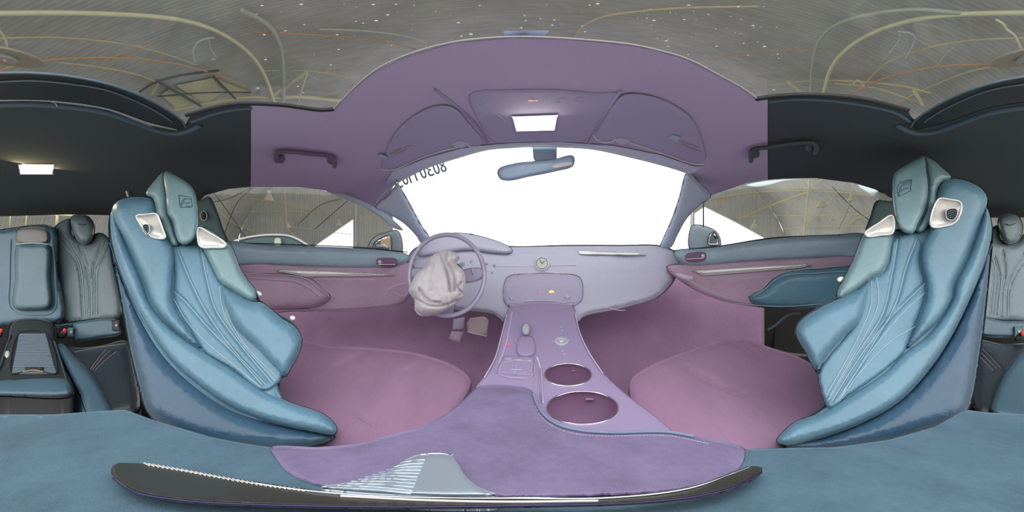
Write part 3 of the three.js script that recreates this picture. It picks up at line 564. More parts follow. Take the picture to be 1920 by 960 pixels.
// ================================================================= DASHBOARD AND CONSOLE
const dDash = ramp(440, 2.32, 610, 1.94);
{
  const t = thing('dashboard', 'dashboard tinted lavender by painted flare under the windscreen with instrument hood and clock', 'dashboard');
  const body = relief([[760, 500], [764, 482], [776, 466], [800, 456], [880, 452], [960, 461], [1060, 459], [1160, 459], [1240, 460], [1264, 470], [1274, 490], [1268, 520], [1236, 556], [1160, 580], [1096, 594], [1082, 606], [944, 606], [928, 592], [880, 584], [800, 575], [764, 540]], { d: dDash, h: 0.06, r: 26, back: 0.2, step: 11,
    grooves: [[[[930, 500], [1000, 499], [1060, 498], [1090, 497]], 4, 0.006], [[[945, 470], [1080, 468]], 4, 0.006], [[[1120, 505], [1180, 506], [1250, 500]], 5, 0.01]] });
  part(t, 'body', body, M.dash);
  const on = (k) => (x, y) => body.surface(x, y) - k;
  part(t, 'instrument_hood', relief([[784, 480], [790, 458], [806, 444], [835, 437], [876, 437], [908, 444], [936, 453], [958, 464], [962, 474], [930, 476], [880, 470], [830, 476]], { d: (x, y) => dDash(x, y) - 0.05, h: 0.05, r: 14, back: 0.1, step: 8 }), M.dash, 'rounded hood over the instruments');
  part(t, 'chrome_line', bar([[945, 475], [1010, 474], [1050, 474]], on(0.004), 2), M.stitch);
  part(t, 'chrome_line', bar([[930, 500], [1000, 499], [1080, 497]], on(0.002), 1.4), M.stitchMauve);
  part(t, 'bright_trim', relief([[1083, 471], [1130, 472], [1205, 475], [1212, 477], [1190, 479], [1130, 477], [1086, 475]], { d: on(0.012), h: 0.008, r: 3, back: 0.02, step: 5 }), mat(0.95, 0.95, 0.95, { roughness: 0.2 }), 'bright silver trim blade');
  const ck = new THREE.Group(); ck.name = 'clock'; ck.userData.label = 'small round analogue clock'; t.add(ck);
  part(ck, 'face', relief(oval(1016, 494, 10.5, 10.5, 20), { d: on(0.012), h: 0.004, r: 3, back: 0.02, step: 4 }), mat(0.55, 0.56, 0.56));
  part(ck, 'rim', bar(oval(1016, 494, 12.5, 12.5, 20), on(0.016), 2.4, { closed: true }), M.silver);
  part(ck, 'hand', bar([[1016, 494], [1021, 489]], on(0.019), 1, { sharp: true }), M.black);
  part(ck, 'hand', bar([[1016, 494], [1012, 487]], on(0.019), 1, { sharp: true }), M.black);
  const cs = new THREE.Group(); cs.name = 'centre_stack'; t.add(cs);
  const st = relief([[950, 520], [1000, 512], [1040, 512], [1088, 520], [1092, 560], [1078, 573], [952, 574], [944, 560]], { d: on(0.004), h: 0.014, r: 8, back: 0.04, step: 8 });
  part(cs, 'panel', st, M.dashLow);
  const os = (k) => (x, y) => st.surface(x, y) - k;
  part(cs, 'indicator', relief(oval(1012, 547, 3, 2, 10), { d: os(0.002), h: 0.002, r: 1.5, back: 0.004, step: 2 }), mat(0.8, 0.25, 0.35, { emissive: C(0.8, 0.15, 0.25), emissiveIntensity: 0.25 }), 'small pink indicator');
  part(cs, 'indicator', relief(oval(1034, 547, 5, 2.6, 12), { d: os(0.002), h: 0.002, r: 1.5, back: 0.004, step: 2 }), mat(0.9, 0.5, 0.1, { emissive: C(1, 0.55, 0.1), emissiveIntensity: 0.7 }), 'small amber indicator');
  part(cs, 'slot', bar([[985, 565], [1016, 564], [1042, 565]], os(0.002), 2.2), M.stitchMauve);
  part(cs, 'knob', relief(oval(960, 558, 6, 5, 12), { d: os(0.002), h: 0.01, r: 4, back: 0.006, step: 3 }), M.dash);
  part(cs, 'knob', relief(oval(1064, 557, 6, 5, 12), { d: os(0.002), h: 0.01, r: 4, back: 0.006, step: 3 }), M.dash);
  part(cs, 'lower_ledge', relief([[953, 570], [1015, 574], [1076, 568], [1070, 576], [1016, 580], [958, 577]], { d: os(0.006), h: 0.01, r: 4, back: 0.02, step: 5 }), M.dash);
  part(t, 'glovebox_crease', bar([[1142, 577], [1152, 580], [1160, 582], [1172, 582]], (x, y) => dDash(x, y) - 0.06, 1.6), M.stitchMauve);
  part(t, 'side_vent', relief([[1266, 512], [1300, 520], [1298, 524], [1268, 517]], { d: 1.98, h: 0.004, r: 2, back: 0.01, step: 5 }), M.stitchMauve);
  for (const [x, y] of [[755, 491], [780, 484], [927, 497], [923, 510], [913, 494]]) part(t, 'switch', relief(oval(x, y, 2.4, 2, 8), { d: (a, b) => dDash(a, b) - 0.065, h: 0.004, r: 1.5, back: 0.01, step: 2 }), M.stitch);
  part(t, 'lower_trim', bar([[724, 545], [745, 534], [757, 531]], 2.02, 1.6), M.stitchMauve);
  part(t, 'lower_trim', bar([[740, 548], [758, 556], [766, 545]], 1.99, 1.6), M.stitch);
}
{
  const t = thing('rear_view_mirror', 'tilted blue-grey rear view mirror hanging in front of the bright windscreen', 'mirror'), m = mat(0.36, 0.5, 0.7, { roughness: 0.35 });
  part(t, 'stem', relief([[998, 274], [1044, 274], [1044, 300], [1038, 304], [1004, 304], [1000, 296]], { d: 1.68, h: 0.02, r: 6, back: 0.03, step: 5, smooth: false }), m);
  part(t, 'housing', relief([[932, 322], [938, 314], [965, 306], [1000, 302], [1040, 298], [1066, 291], [1075, 292], [1078, 300], [1074, 312], [1040, 322], [990, 332], [955, 339], [938, 336]], { d: 1.62, h: 0.025, r: 8, back: 0.03, step: 6 }), m);
  part(t, 'white_strip', relief([[1034, 312], [1050, 306], [1072, 304], [1074, 308], [1058, 312], [1040, 315]], { d: 1.592, h: 0.002, r: 1.5, back: 0.004, step: 4 }), M.white, 'white strip on the mirror glass');  // plain white strip across the mirror
}
{
  const t = thing('steering_wheel', 'steering wheel behind the deflated airbag', 'steering wheel'), d = 1.78;
  part(t, 'rim', bar(oval(838, 516, 70, 76, 28), (x, y) => d + (y - 516) * -0.0005, 9, { closed: true, seg: 12 }), mat(0.42, 0.41, 0.55, { roughness: 0.25, clearcoat: 0.5 }));
  part(t, 'hub', relief(oval(838, 520, 34, 32), { d: d + 0.02, h: 0.03, r: 12, back: 0.06, step: 8 }), M.dashLow);
  for (const q of [[[866, 508], [904, 504], [904, 522], [868, 530]], [[772, 504], [810, 508], [808, 530], [772, 522]], [[824, 545], [852, 545], [848, 590], [828, 590]]]) part(t, 'spoke', relief(q, { d: d + 0.005, h: 0.012, r: 6, back: 0.02, step: 6 }), M.dashLow);
  for (const q of [[[882, 488], [886, 488], [885, 494], [881, 494]], [[884, 503], [888, 503], [889, 514], [886, 514]], [[861, 494], [870, 492], [872, 498], [862, 500]]]) part(t, 'button', relief(q, { d: d - 0.012, h: 0.003, r: 1.5, back: 0.006, step: 3 }), M.stitch);
}
{
  const t = thing('deflated_airbag', 'crumpled greyish white deflated airbag hanging from the steering wheel', 'airbag');
  const g = relief([[820, 473], [837, 470], [847, 471], [862, 482], [857, 495], [869, 508], [873, 524], [871, 550], [864, 563], [837, 581], [812, 591], [793, 592], [778, 580], [777, 564], [766, 545], [772, 529], [782, 512], [801, 497], [805, 485]], { d: 1.7, h: 0.06, r: 26, back: 0.015, step: 3.5,
    grooves: [[[[824, 474], [834, 500], [840, 520], [844, 545]], 4, 0.02], [[[838, 474], [836, 490], [846, 505], [852, 525], [852, 545]], 4, 0.018], [[[858, 484], [854, 494], [864, 510]], 3, 0.012], [[[786, 542], [795, 556], [806, 566], [826, 568]], 4, 0.016], [[[778, 560], [800, 572], [830, 574], [860, 562]], 4, 0.014], [[[864, 530], [858, 540], [866, 550], [860, 556]], 3, 0.014], [[[812, 490], [806, 520], [808, 545]], 5, 0.008]],
    add: (x, y) => 0.006 * noise.noise(x / 6, y / 22, 1) + 0.0025 * noise.noise(x / 3.2, y / 6, 4) });
  part(t, 'fabric', g, M.airbag);
  part(t, 'seam_edge', bar([[778, 580], [785, 589], [795, 592], [812, 590]], 1.7, 2), M.white);
}
{
  const t = thing('pedal_pad', 'beige square pad in the driver footwell beside the console', 'pad');
  const g = relief([[880, 596], [908, 592], [917, 600], [914, 628], [905, 630], [876, 624], [874, 605]], { d: 1.92, h: 0.012, r: 4, back: 0.02, step: 5, smooth: false, add: (x, y) => 0.004 * noise.noise(x / 5, y / 6, 2) });
  part(t, 'pad', g, M.tan);
  part(t, 'lower_edge', bar([[877, 622], [892, 626], [912, 630]], 1.905, 2), M.stitchMauve);
  const u = thing('paper_tag', 'flare-tinted mauve folded tag lying left of the beige footwell pad', 'tag');
  part(u, 'tag', relief([[846, 620], [868, 622], [862, 642], [848, 638], [841, 634]], { d: 1.92, h: 0.006, r: 3, back: 0.01, step: 4, smooth: false }), mat(0.4, 0.28, 0.38));  // flare tint painted into the tag colour
  part(u, 'flap', relief([[850, 598], [872, 594], [870, 616], [848, 618]], { d: 1.96, h: 0.004, r: 3, back: 0.008, step: 4, smooth: false }), M.dashLow);
  part(u, 'fold', bar([[850, 634], [860, 638], [868, 622]], 1.91, 1.6), M.tan);
}
const frontConsole = thing('centre_console', 'centre console tinted lavender by painted flare, with armrest, gear lever, touchpad and two chrome-ringed cup holders', 'console');
const dCon = ramp(575, 1.92, 800, 1.25);
{
  const t = frontConsole;
  const cup1 = oval(1065, 703, 44, 21, 24), cup2 = oval(1092, 765, 67, 31, 28);
  const down = new V3(0, -0.95, -0.3);
  const body = relief([[958, 574], [1074, 574], [1082, 600], [1092, 630], [1112, 672], [1140, 708], [1180, 744], [1240, 790], [1260, 812], [1160, 820], [1040, 815], [960, 790], [890, 735], [902, 712], [920, 690], [932, 660], [940, 620], [948, 590]], { d: dCon, h: 0.015, r: 8, back: 0.12, dir: down, step: 11, holes: [cup1, cup2], smooth: true });
  part(t, 'body', body, M.console);
  const on = (k) => (x, y) => dCon(x, y) - 0.015 - k;
  for (const l of [[[950, 590], [940, 630], [928, 672], [908, 708]], [[960, 585], [950, 640], [936, 680]], [[1078, 585], [1086, 620], [1104, 660], [1130, 700]]]) part(t, 'edge_moulding', bar(l, on(0.002), 2.4), M.stitchMauve);
  part(t, 'rail', bar([[1007, 670], [1013, 690], [1015, 730], [1018, 755]], on(0.004), 4), M.stitchMauve);
  part(t, 'rail_inlay', bar([[1013, 690], [1015, 730], [1017, 752]], on(0.012), 1.6), M.chrome);
  [[cup1, 0.07], [cup2, 0.07]].forEach(([e, dp], i) => {
    const cx = i ? 1092 : 1065, cy = i ? 765 : 703, c = new THREE.Group(); c.name = 'cup_holder'; t.add(c);
    const top = curve(e, 5, true).map(([x, y]) => P(x, y, on(-0.002)(x, y))), bot = top.map((p) => p.clone().addScaledVector(down, dp)), pos = [], ind = [], n = top.length;
    for (const p of [...top, ...bot]) pos.push(p.x, p.y, p.z);
    const mid = bot.reduce((a, p) => a.add(p), new V3()).divideScalar(n); pos.push(mid.x, mid.y, mid.z);
    for (let k = 0; k < n; k++) { const j = (k + 1) % n; ind.push(k, n + j, j, k, n + k, n + j, n + k, 2 * n, n + j); }
    const g = new THREE.BufferGeometry(); g.setAttribute('position', new THREE.Float32BufferAttribute(pos, 3)); g.setAttribute('uv', new THREE.Float32BufferAttribute(new Float32Array(pos.length / 3 * 2), 2)); g.setIndex(ind); g.computeVertexNormals();
    part(c, 'well', g, M.well);
    part(c, 'ring', bar(e, on(0.001), i ? 3.6 : 3, { closed: true, step: 5 }), M.chrome, 'chrome ring');
    part(c, 'tab', relief(i ? [[1098, 745], [1113, 745], [1113, 750], [1098, 750]] : [[1072, 692], [1081, 692], [1081, 696], [1072, 696]], { d: (x, y) => dCon(x, y) + 0.03, h: 0.002, r: 1, back: 0.004, step: 3, smooth: false }), M.tan);
  });
  const g = new THREE.Group(); g.name = 'gear_lever'; t.add(g);
  part(g, 'boot', relief([[974, 632], [998, 632], [1004, 662], [996, 668], [976, 668], [968, 660]], { d: on(0), h: 0.02, r: 9, back: 0.02, step: 5 }), M.console);
  part(g, 'knob', relief(oval(986, 617, 8, 12, 14), { d: on(0.02), h: 0.03, r: 7, back: 0.03, step: 4 }), M.dash);
  part(g, 'knob_cap', relief(oval(987, 619, 3, 5, 10), { d: on(0.05), h: 0.004, r: 2, back: 0.006, step: 2 }), M.silver);
  const dl = new THREE.Group(); dl.name = 'dial'; t.add(dl);
  part(dl, 'base', relief(oval(1053, 640, 14, 8, 16), { d: on(0), h: 0.008, r: 4, back: 0.01, step: 4 }), M.dash);
  part(dl, 'cap', relief(oval(1053, 638, 7, 4.5, 14), { d: on(0.01), h: 0.012, r: 3, back: 0.012, step: 3 }), M.silver);
  for (const [x, y] of [[1037, 640], [1066, 638], [1053, 613], [1054, 620], [1055, 658], [1058, 664]]) part(dl, 'marking', relief(oval(x, y, 3, 1, 8), { d: on(0.0015), h: 0.001, r: 1, back: 0.002, step: 2 }), M.stitch);
  const tp = new THREE.Group(); tp.name = 'touchpad'; t.add(tp);
  part(tp, 'plate', relief([[946, 667], [1002, 669], [1000, 706], [930, 700], [936, 684]], { d: on(0.0), h: 0.01, r: 4, back: 0.02, step: 6, smooth: false }), M.console);
  part(tp, 'pad_outline', bar([[946, 680], [1000, 682], [996, 706], [936, 700]], on(0.012), 1, { closed: true, step: 4 }), M.stitchMauve);
  for (const [x, y, w] of [[953, 673, 11], [973, 675, 11], [993, 676, 7], [968, 693, 20]]) part(tp, 'marking', relief(rect(x - w / 2, y - 1, x + w / 2, y + 1), { d: on(0.012), h: 0.001, r: 1, back: 0.002, step: 4, smooth: false }), M.stitch);
  part(tp, 'marking', bar([[969, 687], [965, 702]], on(0.012), 1.6, { sharp: true }), M.stitch);
  part(tp, 'red_button', relief(oval(955, 646, 6, 2, 10), { d: on(0.002), h: 0.002, r: 1.5, back: 0.004, step: 2 }), mat(0.8, 0.2, 0.4), 'small pink button');
}
// front seat cushions, low in front of the backrests
const cushions = [
  [[[515, 690], [530, 655], [570, 640], [620, 648], [700, 652], [790, 664], [860, 690], [884, 716], [860, 765], [800, 820], [700, 856], [600, 860], [530, 800]], [[[630, 690], [670, 672], [700, 655]], [[650, 762], [676, 782], [690, 790]], [[760, 700], [810, 676]]]],
  [[[1180, 716], [1210, 690], [1280, 660], [1340, 640], [1400, 634], [1440, 650], [1500, 670], [1540, 700], [1550, 760], [1500, 820], [1456, 850], [1400, 862], [1300, 848], [1200, 790]], [[[1330, 620], [1370, 634], [1420, 668]], [[1290, 690], [1340, 720], [1400, 740]]]]];
// ================================================================= FRONT SEATS
function frontSeat(label, o) {
  const t = thing('front_seat', label, 'seat'), dS = (x, y) => lerp(1.62, 1.24, (y - 330) / 485) ;
  const mk = (name, out, m, e, lab) => { const g = relief(out, { d: (x, y) => dS(x, y) + (e.z ?? 0), back: 0.1, step: 7, ...e }); part(t, name, g, m, lab); return g; };
  mk('core', o.core, M.seat, { h: 0.02, r: 20, z: 0.0, step: 14, back: 0.12 });
  mk('side_panel', o.side, M.seatDark, { h: 0.05, r: 36, z: 0.02, step: 9 }, 'outer side of the seat, its blue darkened to paint shade');
  const band = mk('side_bolster', o.band, M.seat, { h: 0.05, r: 18, z: 0.0, step: 7 });
  const wing1 = mk('shoulder_wing', o.wingOuter, M.seat, { h: 0.055, r: 20, z: -0.005, step: 7 });
  const centre = mk('centre_panel', o.centre, M.seat, { h: 0.026, r: 9, z: -0.005, step: 6, grooves: o.grooves.map((l) => [l, 5, 0.007]) });
  const wing2 = mk('shoulder_wing', o.wingInner, M.seatPale, { h: 0.045, r: 16, z: -0.005 });
  const low = mk('lower_bolster', o.lower, M.seat, { h: 0.06, r: 24, z: -0.008 });
  { // the low cushion in front of the backrest
    const [out, crease] = o.cushion, g = relief(out, { d: ramp(630, 1.92, 820, 1.36), h: 0.03, r: 30, back: 0.12, dir: new V3(0, -1, -0.2), step: 13, grooves: crease.map((l) => [l, 7, 0.012]) });
    const cu = part(t, 'cushion', g, M.cushion, 'seat cushion tinted plum by painted lens flare');
    for (const l of crease) part(cu, 'seam', bar(l.map(([x, y]) => [x + 6, y + 8]), (x, y) => g.surface(x, y) - 0.001, 1), M.doorFlare);
  }
  const hs = new THREE.Group(); hs.name = 'headrest'; t.add(hs);
  part(hs, 'headrest_side', relief(o.headSide, { d: (x, y) => dS(x, y) - 0.02, h: 0.035, r: 14, back: 0.09, step: 6 }), M.seatPale);
  const hf = relief(o.headFront, { d: (x, y) => dS(x, y) - 0.055, h: 0.03, r: 12, back: 0.08, step: 6 });
  part(hs, 'headrest_face', hf, M.seatPale);
  for (const l of o.emblem) part(hs, 'emblem', bar(l, (x, y) => hf.surface(x, y) - 0.001, 2.6, { sharp: true, seg: 5 }), M.seat, 'embossed letter mark');
  part(hs, 'emblem_outline', bar(o.emblemBox, (x, y) => hf.surface(x, y) - 0.0005, 1.3, { closed: true, poly: true, seg: 5 }), M.stitchDark);
  part(hs, 'piping', bar(o.headSeam, (x, y) => dS(x, y) - 0.062, 2.2), M.stitchDark);
  o.bezels.forEach(([out, grill], i) => {
    const b = new THREE.Group(); b.name = 'shoulder_bezel'; b.userData.label = 'silver shoulder opening'; t.add(b);
    const cx = out.reduce((s, p) => s + p[0], 0) / out.length, cy = out.reduce((s, p) => s + p[1], 0) / out.length;
    const base = out.reduce((m, [x, y]) => Math.min(m, (i ? wing2 : wing1).surface(lerp(x, cx, 0.2), lerp(y, cy, 0.2))), 9) - 0.006;
    part(b, 'dish', relief(out, { d: base, h: 0.001, r: 4, back: 0.03, step: 5, add: (x, y, e) => -0.006 * clamp(e / 8) + 0.006 * (1 - clamp(e / 3)) }), M.silver);
    part(b, 'bezel_rim', bar(out, base - 0.004, 3.4, { closed: true, step: 4 }), mat(0.85, 0.84, 0.82, { metalness: 0.5, roughness: 0.3 }));
    if (grill) {
      part(b, 'grille', relief(grill, { d: base - 0.004, h: 0.002, r: 2, back: 0.01, step: 4 }), M.black);
      const ys = grill.map((p) => p[1]), xs = grill.map((p) => p[0]), y0 = Math.min(...ys), y1 = Math.max(...ys), xa = Math.min(...xs), xb = Math.max(...xs);
      for (let k = 1; k < 5; k++) { const y = lerp(y0, y1, k / 5); part(b, 'grille_bar', bar([[xa + 2, y + 2], [(xa + xb) / 2, y - 1], [xb - 2, y + 1]], base - 0.008, 1.3), M.seat); }
      part(b, 'grille_rim', bar(grill, base - 0.008, 1.6, { closed: true, step: 3 }), M.silver);
    }
  });
  const top = (x, y) => Math.min(centre.surface(x, y), 9) - 0.0015;
  for (const l of o.stitches) part(t, 'stitching', bar(l, top, 1.3), M.stitch);
  for (const l of o.piping) part(t, 'piping', bar(l, (x, y) => dS(x, y) - 0.012, 3), M.stitchDark, 'dark navy piping');
  for (const q of o.clips ?? []) part(t, 'recline_lever', relief(q, { d: (x, y) => dS(x, y) - 0.03, h: 0.01, r: 3, back: 0.02, step: 4 }), M.white);
  return t;
}
frontSeat('blue leather driver seat with shade-darkened side panel and flare-tinted plum cushion, left of the airbag', {
  core: [[212, 384], [240, 372], [290, 372], [330, 420], [372, 430], [424, 456], [452, 511], [478, 546], [490, 566], [526, 595], [554, 616], [562, 640], [536, 664], [524, 706], [534, 752], [604, 782], [622, 808], [560, 806], [420, 770], [310, 680], [240, 560], [210, 460]],
  cushion: cushions[0],
  side: [[205, 405], [203, 424], [206, 471], [223, 552], [241, 651], [258, 721], [276, 775], [320, 808], [392, 832], [503, 846], [600, 834], [630, 818], [573, 802], [503, 786], [433, 760], [375, 722], [317, 670], [276, 610], [235, 528], [212, 460]],
  band: [[205, 420], [206, 398], [212, 390], [235, 452], [264, 518], [285, 572], [328, 618], [381, 656], [433, 688], [491, 729], [550, 755], [608, 776], [632, 800], [630, 814], [573, 808], [503, 792], [433, 766], [375, 728], [317, 676], [276, 617], [235, 536], [210, 462]],
  wingOuter: [[207, 402], [214, 380], [235, 370], [270, 369], [288, 376], [296, 402], [312, 440], [328, 468], [327, 520], [327, 566], [346, 602], [380, 656], [330, 625], [287, 578], [265, 524], [236, 460]],
  wingInner: [[368, 440], [380, 425], [424, 452], [434, 460], [456, 511], [481, 546], [483, 558], [474, 567], [433, 546], [411, 531], [396, 502], [384, 478]],
  centre: [[324, 462], [345, 456], [374, 458], [388, 476], [400, 502], [416, 530], [440, 548], [440, 600], [474, 634], [512, 664], [534, 694], [520, 722], [491, 735], [433, 694], [380, 660], [345, 602], [325, 564], [325, 523]],
  lower: [[411, 529], [433, 543], [474, 564], [490, 565], [526, 593], [556, 614], [567, 636], [563, 660], [549, 686], [534, 708], [512, 690], [480, 655], [446, 622], [426, 592], [416, 562]],
  headFront: [[308, 322], [340, 334], [363, 354], [371, 383], [370, 436], [360, 453], [346, 460], [334, 453], [322, 414], [314, 401], [310, 366]],
  headSide: [[306, 322], [287, 340], [272, 364], [286, 373], [292, 402], [308, 436], [325, 462], [336, 460], [330, 440], [322, 412], [316, 400], [314, 366]],
  headSeam: [[308, 323], [309, 350], [311, 376], [314, 400], [322, 414], [328, 436], [336, 455]],
  emblemBox: [[335, 366], [358, 370], [361, 388], [338, 389]],
  emblem: [[[338, 387], [345, 372], [358, 374]], [[343, 380], [355, 381]], [[348, 386], [359, 387]]],
  bezels: [[[[256, 405], [275, 402], [293, 401], [299, 412], [306, 432], [310, 446], [288, 445], [272, 432], [262, 418]], [[268, 422], [278, 421], [280, 432], [276, 440], [270, 434]]], [[[373, 427], [392, 436], [422, 456], [423, 462], [400, 464], [375, 461]], null]],
  grooves: [[[331, 465], [352, 517], [381, 576], [433, 651], [497, 721]], [[375, 462], [387, 523], [404, 581], [445, 640], [509, 718]], [[325, 546], [346, 564], [392, 616], [445, 669], [491, 721]]],
  stitches: [[[326, 546], [346, 564], [392, 616], [445, 669], [491, 721]], [[326, 561], [352, 605], [390, 645], [433, 680], [489, 726]], [[333, 468], [353, 517], [382, 576], [434, 651], [498, 721]], [[376, 464], [388, 523], [405, 581], [446, 640], [510, 718]], [[412, 534], [417, 576], [446, 634], [516, 714]], [[420, 540], [425, 581], [457, 643], [520, 708]]],
  piping: [[[206, 455], [235, 534], [276, 615], [317, 674], [375, 726], [433, 764], [503, 790], [573, 806], [628, 815]], [[208, 402], [235, 460], [264, 524], [286, 578]], [[387, 478], [398, 502], [413, 530], [433, 544], [474, 565], [482, 556]], [[474, 565], [526, 592], [556, 614], [567, 638]]],
  clips: [[[480, 545], [486, 546], [492, 552], [488, 556]], [[542, 594], [549, 591], [555, 596], [549, 602]]],
});
frontSeat('blue leather passenger seat with pale shoulder and flare-tinted plum cushion, in front of rear bench', {
  core: [[1848, 376], [1830, 348], [1780, 340], [1740, 420], [1680, 430], [1626, 440], [1602, 488], [1574, 556], [1530, 585], [1500, 608], [1496, 628], [1538, 700], [1552, 752], [1500, 790], [1466, 816], [1480, 830], [1610, 788], [1742, 684], [1826, 530], [1852, 440]],
  cushion: cushions[1],
  side: [[1858, 418], [1862, 440], [1856, 518], [1846, 613], [1836, 684], [1824, 749], [1808, 782], [1753, 806], [1669, 832], [1568, 845], [1473, 842], [1473, 830], [1539, 816], [1616, 787], [1687, 745], [1747, 680], [1788, 614], [1830, 523], [1852, 450]],
  band: [[1855, 396], [1861, 424], [1858, 458], [1832, 531], [1790, 621], [1748, 686], [1688, 752], [1616, 794], [1539, 822], [1473, 836], [1455, 828], [1466, 810], [1491, 790], [1539, 772], [1598, 736], [1658, 696], [1699, 656], [1741, 624], [1784, 560], [1790, 532], [1814, 482], [1838, 417], [1850, 380]],
  wingOuter: [[1752, 372], [1764, 342], [1785, 333], [1830, 345], [1850, 363], [1853, 378], [1838, 420], [1814, 484], [1790, 537], [1787, 561], [1762, 602], [1731, 632], [1697, 658], [1715, 613], [1735, 553], [1734, 529], [1725, 488], [1728, 458], [1742, 426]],
  wingInner: [[1622, 434], [1650, 418], [1676, 436], [1674, 460], [1668, 488], [1653, 513], [1632, 525], [1610, 543], [1571, 562], [1568, 552], [1598, 488]],
  centre: [[1672, 452], [1690, 436], [1716, 436], [1730, 456], [1727, 488], [1736, 529], [1737, 553], [1718, 613], [1700, 658], [1658, 698], [1598, 740], [1556, 768], [1546, 755], [1534, 698], [1545, 676], [1580, 634], [1604, 600], [1606, 545], [1631, 522], [1654, 510], [1666, 488]],
  lower: [[1571, 559], [1610, 541], [1631, 523], [1629, 559], [1616, 601], [1580, 636], [1545, 678], [1533, 700], [1509, 660], [1491, 625], [1497, 605], [1527, 582]],
  headFront: [[1732, 292], [1700, 307], [1676, 325], [1672, 357], [1675, 393], [1684, 425], [1699, 438], [1714, 436], [1723, 417], [1735, 393], [1741, 357], [1738, 322]],
  headSide: [[1732, 292], [1753, 301], [1770, 316], [1785, 333], [1766, 342], [1757, 363], [1757, 376], [1744, 420], [1728, 436], [1716, 434], [1724, 416], [1734, 392], [1739, 357], [1736, 322]],
  headSeam: [[1733, 294], [1738, 322], [1741, 356], [1736, 392], [1724, 416], [1718, 432]],
  emblemBox: [[1682, 350], [1690, 341], [1709, 336], [1707, 358], [1684, 369]],
  emblem: [[[1686, 367], [1689, 349], [1706, 343]], [[1688, 358], [1702, 352]], [[1692, 344], [1706, 339]]],
  bezels: [[[[1760, 373], [1780, 374], [1800, 379], [1803, 390], [1792, 415], [1776, 423], [1746, 424]], [[1775, 394], [1794, 392], [1795, 402], [1788, 412], [1776, 410]]], [[[1672, 404], [1648, 418], [1622, 437], [1626, 443], [1650, 441], [1674, 436]], null]],
  grooves: [[[1720, 448], [1700, 500], [1680, 570], [1640, 640], [1572, 750]], [[1684, 446], [1672, 520], [1655, 590], [1610, 660], [1552, 752]], [[1735, 529], [1675, 589], [1620, 655], [1560, 752]]],
  stitches: [[[1734, 532], [1675, 590], [1620, 658], [1560, 752]], [[1735, 548], [1690, 590], [1632, 660], [1566, 756]], [[1719, 448], [1699, 500], [1679, 570], [1640, 640], [1572, 752]], [[1683, 448], [1671, 520], [1654, 590], [1609, 660], [1553, 750]], [[1634, 526], [1632, 575], [1600, 650], [1550, 740]], [[1644, 520], [1646, 570], [1618, 636], [1556, 742]], [[1716, 612], [1670, 640], [1620, 690], [1575, 748]]],
  piping: [[[1860, 458], [1831, 529], [1789, 619], [1748, 684], [1688, 750], [1616, 792], [1539, 821], [1474, 836]], [[1851, 372], [1837, 418], [1813, 483], [1789, 535], [1786, 560]], [[1668, 488], [1653, 512], [1632, 524], [1610, 542], [1571, 560]], [[1571, 560], [1527, 582], [1497, 606], [1491, 626]]],
  clips: [[[1568, 524], [1576, 518], [1582, 520], [1574, 530]]],
});
{
  const t = thing('seat_belt_guide', 'small black belt guide with a white edge behind the driver seat shoulder', 'belt guide');
  part(t, 'loop', relief([[240, 357], [246, 360], [249, 372], [243, 372], [238, 362]], { d: 1.8, h: 0.006, r: 2, back: 0.02, step: 3 }), M.black);
  part(t, 'edge', bar([[237, 359], [241, 372]], 1.79, 2.6, { sharp: true }), M.white);
}

// ================================================================= REAR BENCH AND ITS CONSOLE
function rearBack(label, o) {
  const t = thing('rear_bench', label, 'bench'), d = ramp(400, 2.42, 640, 2.2);
  const b = relief(o.back, { d, h: 0.04, r: 16, back: 0.12, step: 7, grooves: o.lines.map((l) => [l, 3.5, 0.008]) });
  part(t, 'backrest', b, M.rear);
  for (const l of o.lines) part(t, 'stitching', bar(l, (x, y) => b.surface(x, y) - 0.002, 1), M.stitch);
  part(t, 'headrest', relief(o.head, { d: (x, y) => d(x, y) - 0.04, h: 0.045, r: 14, back: 0.1, step: 6, grooves: [[o.headLine, 4, 0.01]] }), M.rear);
  part(t, 'headrest_mark', bar(o.mark, (x, y) => d(x, y) - 0.088, 1.6), M.rearDark);
  part(t, 'base_rail', relief(o.rail, { d: (x, y) => d(x, y) - 0.03, h: 0.02, r: 8, back: 0.08, step: 7 }), M.rearBlue);
  for (const q of o.latches) { const g = new THREE.Group(); g.name = 'anchor_cover'; t.add(g); part(g, 'cover', relief(q, { d: (x, y) => d(x, y) - 0.055, h: 0.004, r: 2, back: 0.01, step: 4, smooth: false }), q[0][0] > 200 && q[0][0] < 1000 ? M.black : M.pillarDark); part(g, 'symbol', relief(oval((q[0][0] + q[1][0]) / 2 + 1, (q[0][1] + q[2][1]) / 2, 2.5, 2.5, 8), { d: (x, y) => d(x, y) - 0.061, h: 0.002, r: 1, back: 0.003, step: 2 }), M.stitch); }
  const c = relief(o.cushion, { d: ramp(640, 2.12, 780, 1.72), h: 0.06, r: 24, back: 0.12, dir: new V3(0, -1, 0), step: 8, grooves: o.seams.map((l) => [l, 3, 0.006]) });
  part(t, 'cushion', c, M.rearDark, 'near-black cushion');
  for (const l of o.seams) part(t, 'stitching', bar(l, (x, y) => c.surface(x, y) - 0.002, 1), M.tan);
  part(t, 'cushion_bolster', relief(o.bolster, { d: ramp(640, 2.06, 780, 1.68), h: 0.05, r: 14, back: 0.1, dir: new V3(0, -1, 0), step: 7 }), M.rearBlue);
  return t;
}
